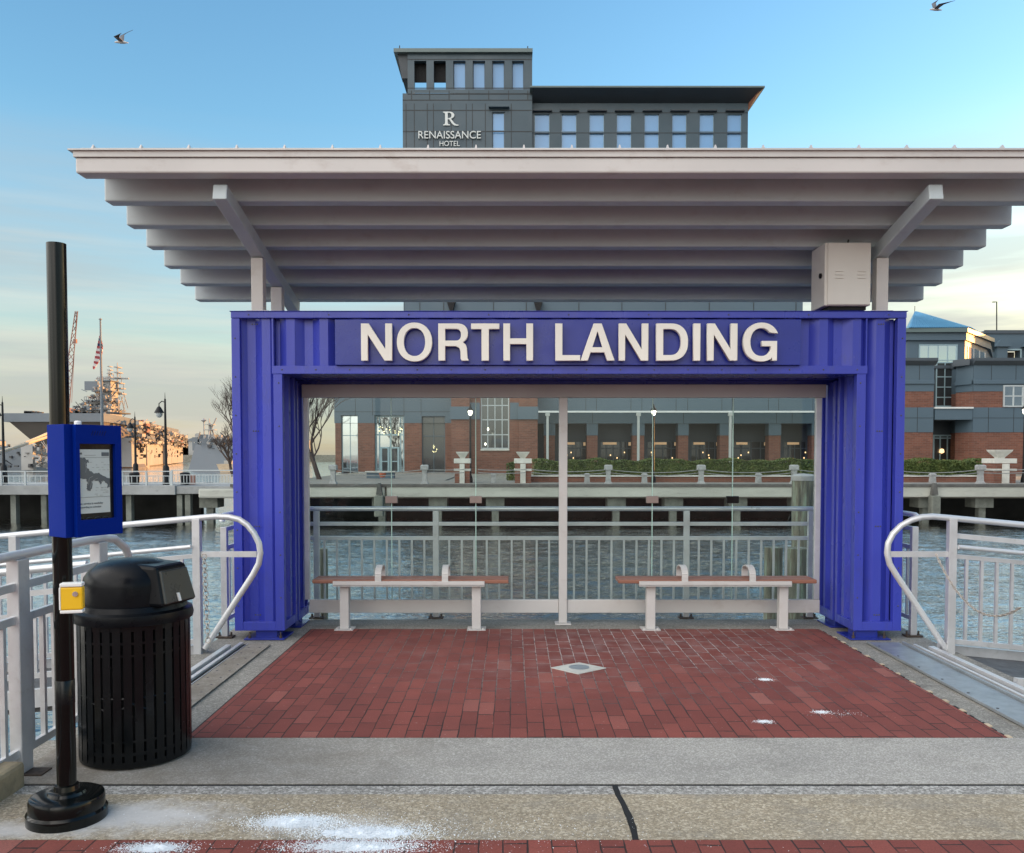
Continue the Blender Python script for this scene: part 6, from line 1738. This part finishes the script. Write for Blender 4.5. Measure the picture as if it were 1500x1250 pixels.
for mat_, n_, sd_i in (('ship_light', 170, 1), ('ship_grey', 150, 2), ('ship_dark', 150, 3), ('crane_red', 40, 4)):
    r_ = random.Random(sd_i); mb = MB()
    for _ in range(n_):
        t_ = r_.random(); z = r_.uniform(ZS(648), ZS(615)+1.0-t_*2.5); o = r_.uniform(.5, 3.6); p = side_pt(t_, z, o); a = r_.uniform(.25, 1.3)
        if r_.random() < .5: q = side_pt(min(1, t_+r_.uniform(.02,.07)), z+r_.uniform(-1.4,1.4), o); mb.tube([p, q], r_.uniform(.08,.2), 5)
        else: mb.box(p.x-a/2, p.x+a/2, p.y-a, p.y+a, p.z-a*.35, p.z+a*.35)
    mb.build('side_fittings', mat_, sh, kind='stuff')
# deck edge clutter
r_ = random.Random(9); mb = MB()
for i in range(34):
    x = r_.uniform(bl+2, br-2); h_ = r_.uniform(.3, 1.0); mb.box(x-.3, x+r_.uniform(.1,1.2), YS+3, YS+4, zd1, zd1+h_)
mb.build('deck_fittings', 'ship_dark', sh, kind='stuff')
# island
YI = 245.0
XI = lambda px: P(px, 600, YI).x
ZI = lambda py: P(130, py, YI).z
m = MB()
for a, b, c, d, y0, y1 in ((106, 166, 632, 612, 0, 9), (114, 160, 612, 600, 1, 8), (124, 158, 600, 586, 2, 7), (133, 157, 586, 572, 3, 7), (139, 153, 572, 556, 4, 7), (152, 168, 645, 606, -6, 2), (158, 176, 665, 622, -8, 4), (178, 196, 685, 650, -2, 10)):
    m.box(XI(a), XI(b), YI+y0, YI+y1, ZI(c), ZI(d))
m.build('island', 'ship_light', sh)
m = MB()
for px0, px1, py, y0 in ((116, 158, 606, .9), (126, 157, 593, 1.9), (135, 156, 579, 2.9), (140, 152, 563, 3.9), (108, 150, 621, -.1), (160, 174, 632, -8.1)):
    x = XI(px0)+.5
    while x < XI(px1)-.7: m.box(x, x+.55, YI+y0-.05, YI+y0+.1, ZI(py+1.6), ZI(py-1.6)); x += 1.25
m.build('bridge_windows', 'ship_dark', sh, kind='stuff')
m = MB()
for px0, px1, py, y0, y1 in ((103, 168, 612, -2, 10), (111, 164, 600, 0, 9), (121, 161, 586, 1, 8), (130, 160, 572, 2, 8), (136, 156, 556, 3, 8)):
    m.box(XI(px0), XI(px1), YI+y0, YI+y1, ZI(py+.8), ZI(py-.6))
    for q in range(int((px1-px0)/3)): x = XI(px0+q*3); m.box(x-.05, x+.05, YI+y0, YI+y0+.1, ZI(py-.6), ZI(py-5))
    m.box(XI(px0), XI(px1), YI+y0, YI+y0+.1, ZI(py-4.6), ZI(py-5.2))
m.build('walkway', 'ship_grey', sh)
r_ = random.Random(61); m = MB()
for i in range(26):
    a = r_.uniform(110, 166); b_ = 600-max(0, 26-abs(a-146))*1.5+r_.uniform(-4, 6); m.tube([(XI(a), YI+r_.uniform(3, 14), ZI(b_+14)), (XI(a+r_.uniform(-1.5, 1.5)), YI+8, ZI(b_-r_.uniform(2, 12)))], r_.uniform(.06, .16), 5)
for i in range(7):
    a = r_.uniform(112, 172); b_ = 598-max(0, 26-abs(a-146))*1.1; m.lathe([(0,-.9),(.7,-.5),(.9,0),(.7,.5),(0,.9)], (XI(a), YI+4, ZI(b_)), 8)
m.build('antenna', 'ship_light', sh, kind='stuff')
m = MB(); m.box(XI(129.5), XI(148.5), YI-2, YI-1.2, ZI(572.5), ZI(559.5)); m.build('radar_panel', 'ship_grey', sh)
m = MB()
m.tube([(XI(154), YI+8, ZI(575)), (XI(154), YI+8, ZI(527))], .35, 6, r2=.12); m.tube([(XI(140), YI+9, ZI(566)), (XI(140), YI+9, ZI(540))], .5, 6, r2=.2)
m.tube([(XI(122), YI+8, ZI(551)), (XI(171), YI+8, ZI(551))], .28, 6)
for a, b in ((132,549),(140,540),(148,545),(160,552),(163,560),(158,541)): m.tube([(XI(a), YI+8, ZI(b+8)), (XI(a), YI+8, ZI(b))], .12, 5)
for k in range(6): m.box(XI(136)+k*.1, XI(145)-k*.1, YI+8, YI+10, ZI(560)+k*1.0, ZI(560)+k*1.0+.25)
for k in range(6): m.box(XI(151), XI(163-k*1.2), YI+7, YI+10, ZI(575)+k*1.5, ZI(575)+k*1.5+.3)
m.build('mast', 'ship_light', sh)
for mat_, n_, sd_i in (('ship_light', 170, 31), ('ship_grey', 130, 32), ('ship_dark', 130, 33), ('crane_red', 30, 35)):
    r_ = random.Random(sd_i); mb = MB()
    for _ in range(n_):
        a_ = r_.uniform(108, 168); top_ = 596-max(0, 24-abs(a_-146))*1.7; x = XI(a_); z = ZI(r_.uniform(top_, 632)); y = YI+r_.uniform(-3, 5); q_ = r_.uniform(.2, .9)
        if r_.random() < .45: mb.tube([(x, y, z), (x+r_.uniform(-1.5, 1.5), y, z+r_.uniform(-.3, 1.6))], r_.uniform(.05, .12), 5)
        else: mb.box(x-q_/2, x+q_/2, y-.4, y+.4, z-q_*.35, z+q_*.35)
    mb.build('island_fittings', mat_, sh, kind='stuff')
m = MB(); m.box(XI(177), XI(196), YI-9, YI-2, ZI(608), ZI(606)); m.build('deck_awning', 'ship_dark', sh)
# covered berth under the bow: support barge clutter
sb_ = thing('work_barge', 'cluttered grey work barge moored under the warship bow', 'barge', (XS(30, 190), 190, WZ))
MB().box(P(-40,680,190).x, P(62,680,190).x, 186, 196, WZ-.3, P(0,654,190).z).build('deckhouse', 'ship_grey', sb_)
m = MB(); m.box(P(33,680,185).x, P(50,680,185).x, 184.5, 185.9, WZ, P(0,652,185).z); m.build('white_hatch', 'ship_light', sb_)
r_ = random.Random(77); mb = MB(); greeble(mb, r_, 45, P(-10,680,184).x, P(70,680,184).x, 184, 187, P(0,684,184).z, P(0,652,184).z, .2, 1.0); mb.build('fittings', 'ship_dark', sb_, kind='stuff')
r_ = random.Random(78); mb = MB(); greeble(mb, r_, 60, P(50,680,184).x, P(76,680,184).x, 183, 187, WZ+.2, P(0,655,184).z, .2, .9); mb.build('fittings', 'ship_light', sb_, kind='stuff')
# second, smaller warship
Y7 = 200.0
s2 = thing('small_warship', 'smaller grey warship with lattice mast left of the portal leg', 'warship', (P(310,690,Y7).x, Y7, WZ))
X7 = lambda px: P(px, 660, Y7).x
Z7 = lambda py: P(300, py, Y7).z
m = MB(); A = [(X7(262), Y7+10), (X7(274), Y7), (X7(420), Y7), (X7(420), Y7+18), (X7(270), Y7+18)]; B = [(X7(276), Y7+10), (X7(282), Y7+2), (X7(420), Y7+2), (X7(420), Y7+16), (X7(282), Y7+16)]
lo = [m.bm.verts.new((x, y, WZ-1)) for x, y in A]; hi = [m.bm.verts.new((x, y, Z7(651 if x < X7(300) else 656))) for x, y in B]
for i in range(5): m.bm.faces.new([lo[i], lo[(i+1)%5], hi[(i+1)%5], hi[i]])
m.bm.faces.new(lo[::-1]); m.bm.faces.new(hi); m.build('hull', 'ship_grey', s2)
m = MB(); m.box(X7(283), X7(332), Y7+4, Y7+14, Z7(664), Z7(642)); m.box(X7(280), X7(302), Y7+5, Y7+12, Z7(643), Z7(636)); m.box(X7(270), X7(278), Y7+5, Y7+9, Z7(660), Z7(640)); m.box(X7(326), X7(345), Y7+3, Y7+12, Z7(668), Z7(652)); m.build('superstructure', 'ship_grey', s2)
m = MB()
m.tube([(X7(290), Y7+8, Z7(636)), (X7(289), Y7+8, Z7(611))], .35, 6, r2=.12)
m.tube([(X7(281), Y7+8, Z7(636)), (X7(281), Y7+8, Z7(616))], .15, 5); m.tube([(X7(291), Y7+8, Z7(630)), (X7(300), Y7+8, Z7(610))], .18, 5)
m.tube([(X7(296), Y7+8, Z7(636)), (X7(290), Y7+8, Z7(618))], .2, 5); m.box(X7(283), X7(299), Y7+7, Y7+9, Z7(629), Z7(628)); m.box(X7(285), X7(297), Y7+7, Y7+9, Z7(621), Z7(620)); m.lathe([(0,-.6),(.7,0),(0,.6)], (X7(281), Y7+8, Z7(614)), 8)
m.build('mast', 'ship_light', s2)
r_ = random.Random(41); mb = MB(); greeble(mb, r_, 60, X7(276), X7(342), Y7+1, Y7+6, Z7(664), Z7(636), .2, 1.0); mb.build('fittings', 'ship_light', s2, kind='stuff')
r_ = random.Random(43); mb = MB(); greeble(mb, r_, 40, X7(300), X7(345), Y7+1, Y7+6, Z7(664), Z7(640), .2, 1.1); mb.build('fittings', 'ship_dark', s2, kind='stuff')
# low orange sunlit boat hull
ob = thing('work_boat', 'low orange lit work boat moored below the small warship', 'boat', (P(332,684,170).x, 170, WZ))
a, b = P(318,684,170).x, P(345,684,170).x; MB().hexa([(a+.6,170,WZ-.2),(b-.6,170,WZ-.2),(b-.6,173,WZ-.2),(a+.6,173,WZ-.2),(a,169.6,P(0,680,170).z),(b,169.6,P(0,680,170).z),(b,173.4,P(0,680,170).z),(a,173.4,P(0,680,170).z)]).build('hull', 'rope', ob)
MB().box(a+1, a+2.2, 171, 172.5, P(0,680,170).z, P(0,675,170).z).build('cabin', 'ship_light', ob)
# dockyard crane
cr = thing('dockyard_crane', 'tall red lattice crane behind the black pole', 'crane', (P(98,680,300).x, 300, WZ))
a, b = P(95, 600, 300), P(112, 456, 300)
m = MB(); dv = (b-a); n_ = 14
for i in range(n_):
    p = a.lerp(b, i/n_); q = a.lerp(b, (i+1)/n_); w0_ = 1.4*(1-i/n_*.7); w1_ = 1.4*(1-(i+1)/n_*.7)
    for s1 in (-1, 1): m.tube([p+Vector((s1*w0_,0,0)), q+Vector((s1*w1_,0,0))], .16, 4)
    m.tube([p+Vector((-w0_,0,0)), q+Vector((w1_,0,0))], .10, 4); m.tube([p+Vector((w0_,0,0)), q+Vector((-w1_,0,0))], .10, 4)
m.build('boom', 'crane_red', cr)
m = MB(); m.tube([b, P(105, 590, 300)], .08, 4); m.tube([b, P(110.5, 500, 300)], .08, 4); m.box(P(110,500,300).x-.4, P(110,500,300).x+.5, 299.5, 300.5, P(0,503,300).z, P(0,497,300).z); m.build('hoist_line', 'crane_red', cr)
MB().box(P(86,680,300).x, P(106,680,300).x, 298, 306, WZ, P(0,598,300).z).build('tower', 'crane_red', cr)
# hawsers
for nm, pts_, lab in (('mooring_line', [(-30, 671, 60), (30, 655, 100), (80, 630, 215)], 'upper pale mooring line running up to the warship bow'), ('mooring_line', [(-30, 672, 60), (35, 652, 100), (85, 635, 215)], 'lower pale mooring line running up to the warship bow')):
    pt = [P(*q) for q in pts_]; f = []
    for i in range(13):
        t_ = i/12; f.append((pt[0].lerp(pt[1], t_)).lerp(pt[1].lerp(pt[2], t_), t_))
    tag(MB().tube(f, .10, 6, r2=.28).build(nm, 'rope', smooth=True), lab, 'rope', 'mooring lines of the warship')
# distant shore with low rooftops
ds = MB(); ds.box(-700, -60, 420, 520, WZ-1, 1.0); struct(ds, 'distant_shore', 'earth')
r_ = random.Random(55); first = None
for i in range(14):
    px_ = 250+i*17 if i < 12 else -60+i*3; x = P(px_, 670, 430).x; w_ = r_.uniform(5, 12); h_ = r_.uniform(3, 8)
    t_ = thing('shore_shed', 'low pale shed on the distant shore', 'shed', (x, 430, 1), 'low sheds on the distant shore')
    MB().box(x-w_/2, x+w_/2, 430, 440, .9, 1+h_).build('wall', 'ship_light', t_); MB().prism([(x-w_/2-.3,429.5,1+h_),(x+w_/2+.3,429.5,1+h_),(x,429.5,1+h_+w_*.15)], (0,11,0)).build('roof', 'ship_grey', t_)
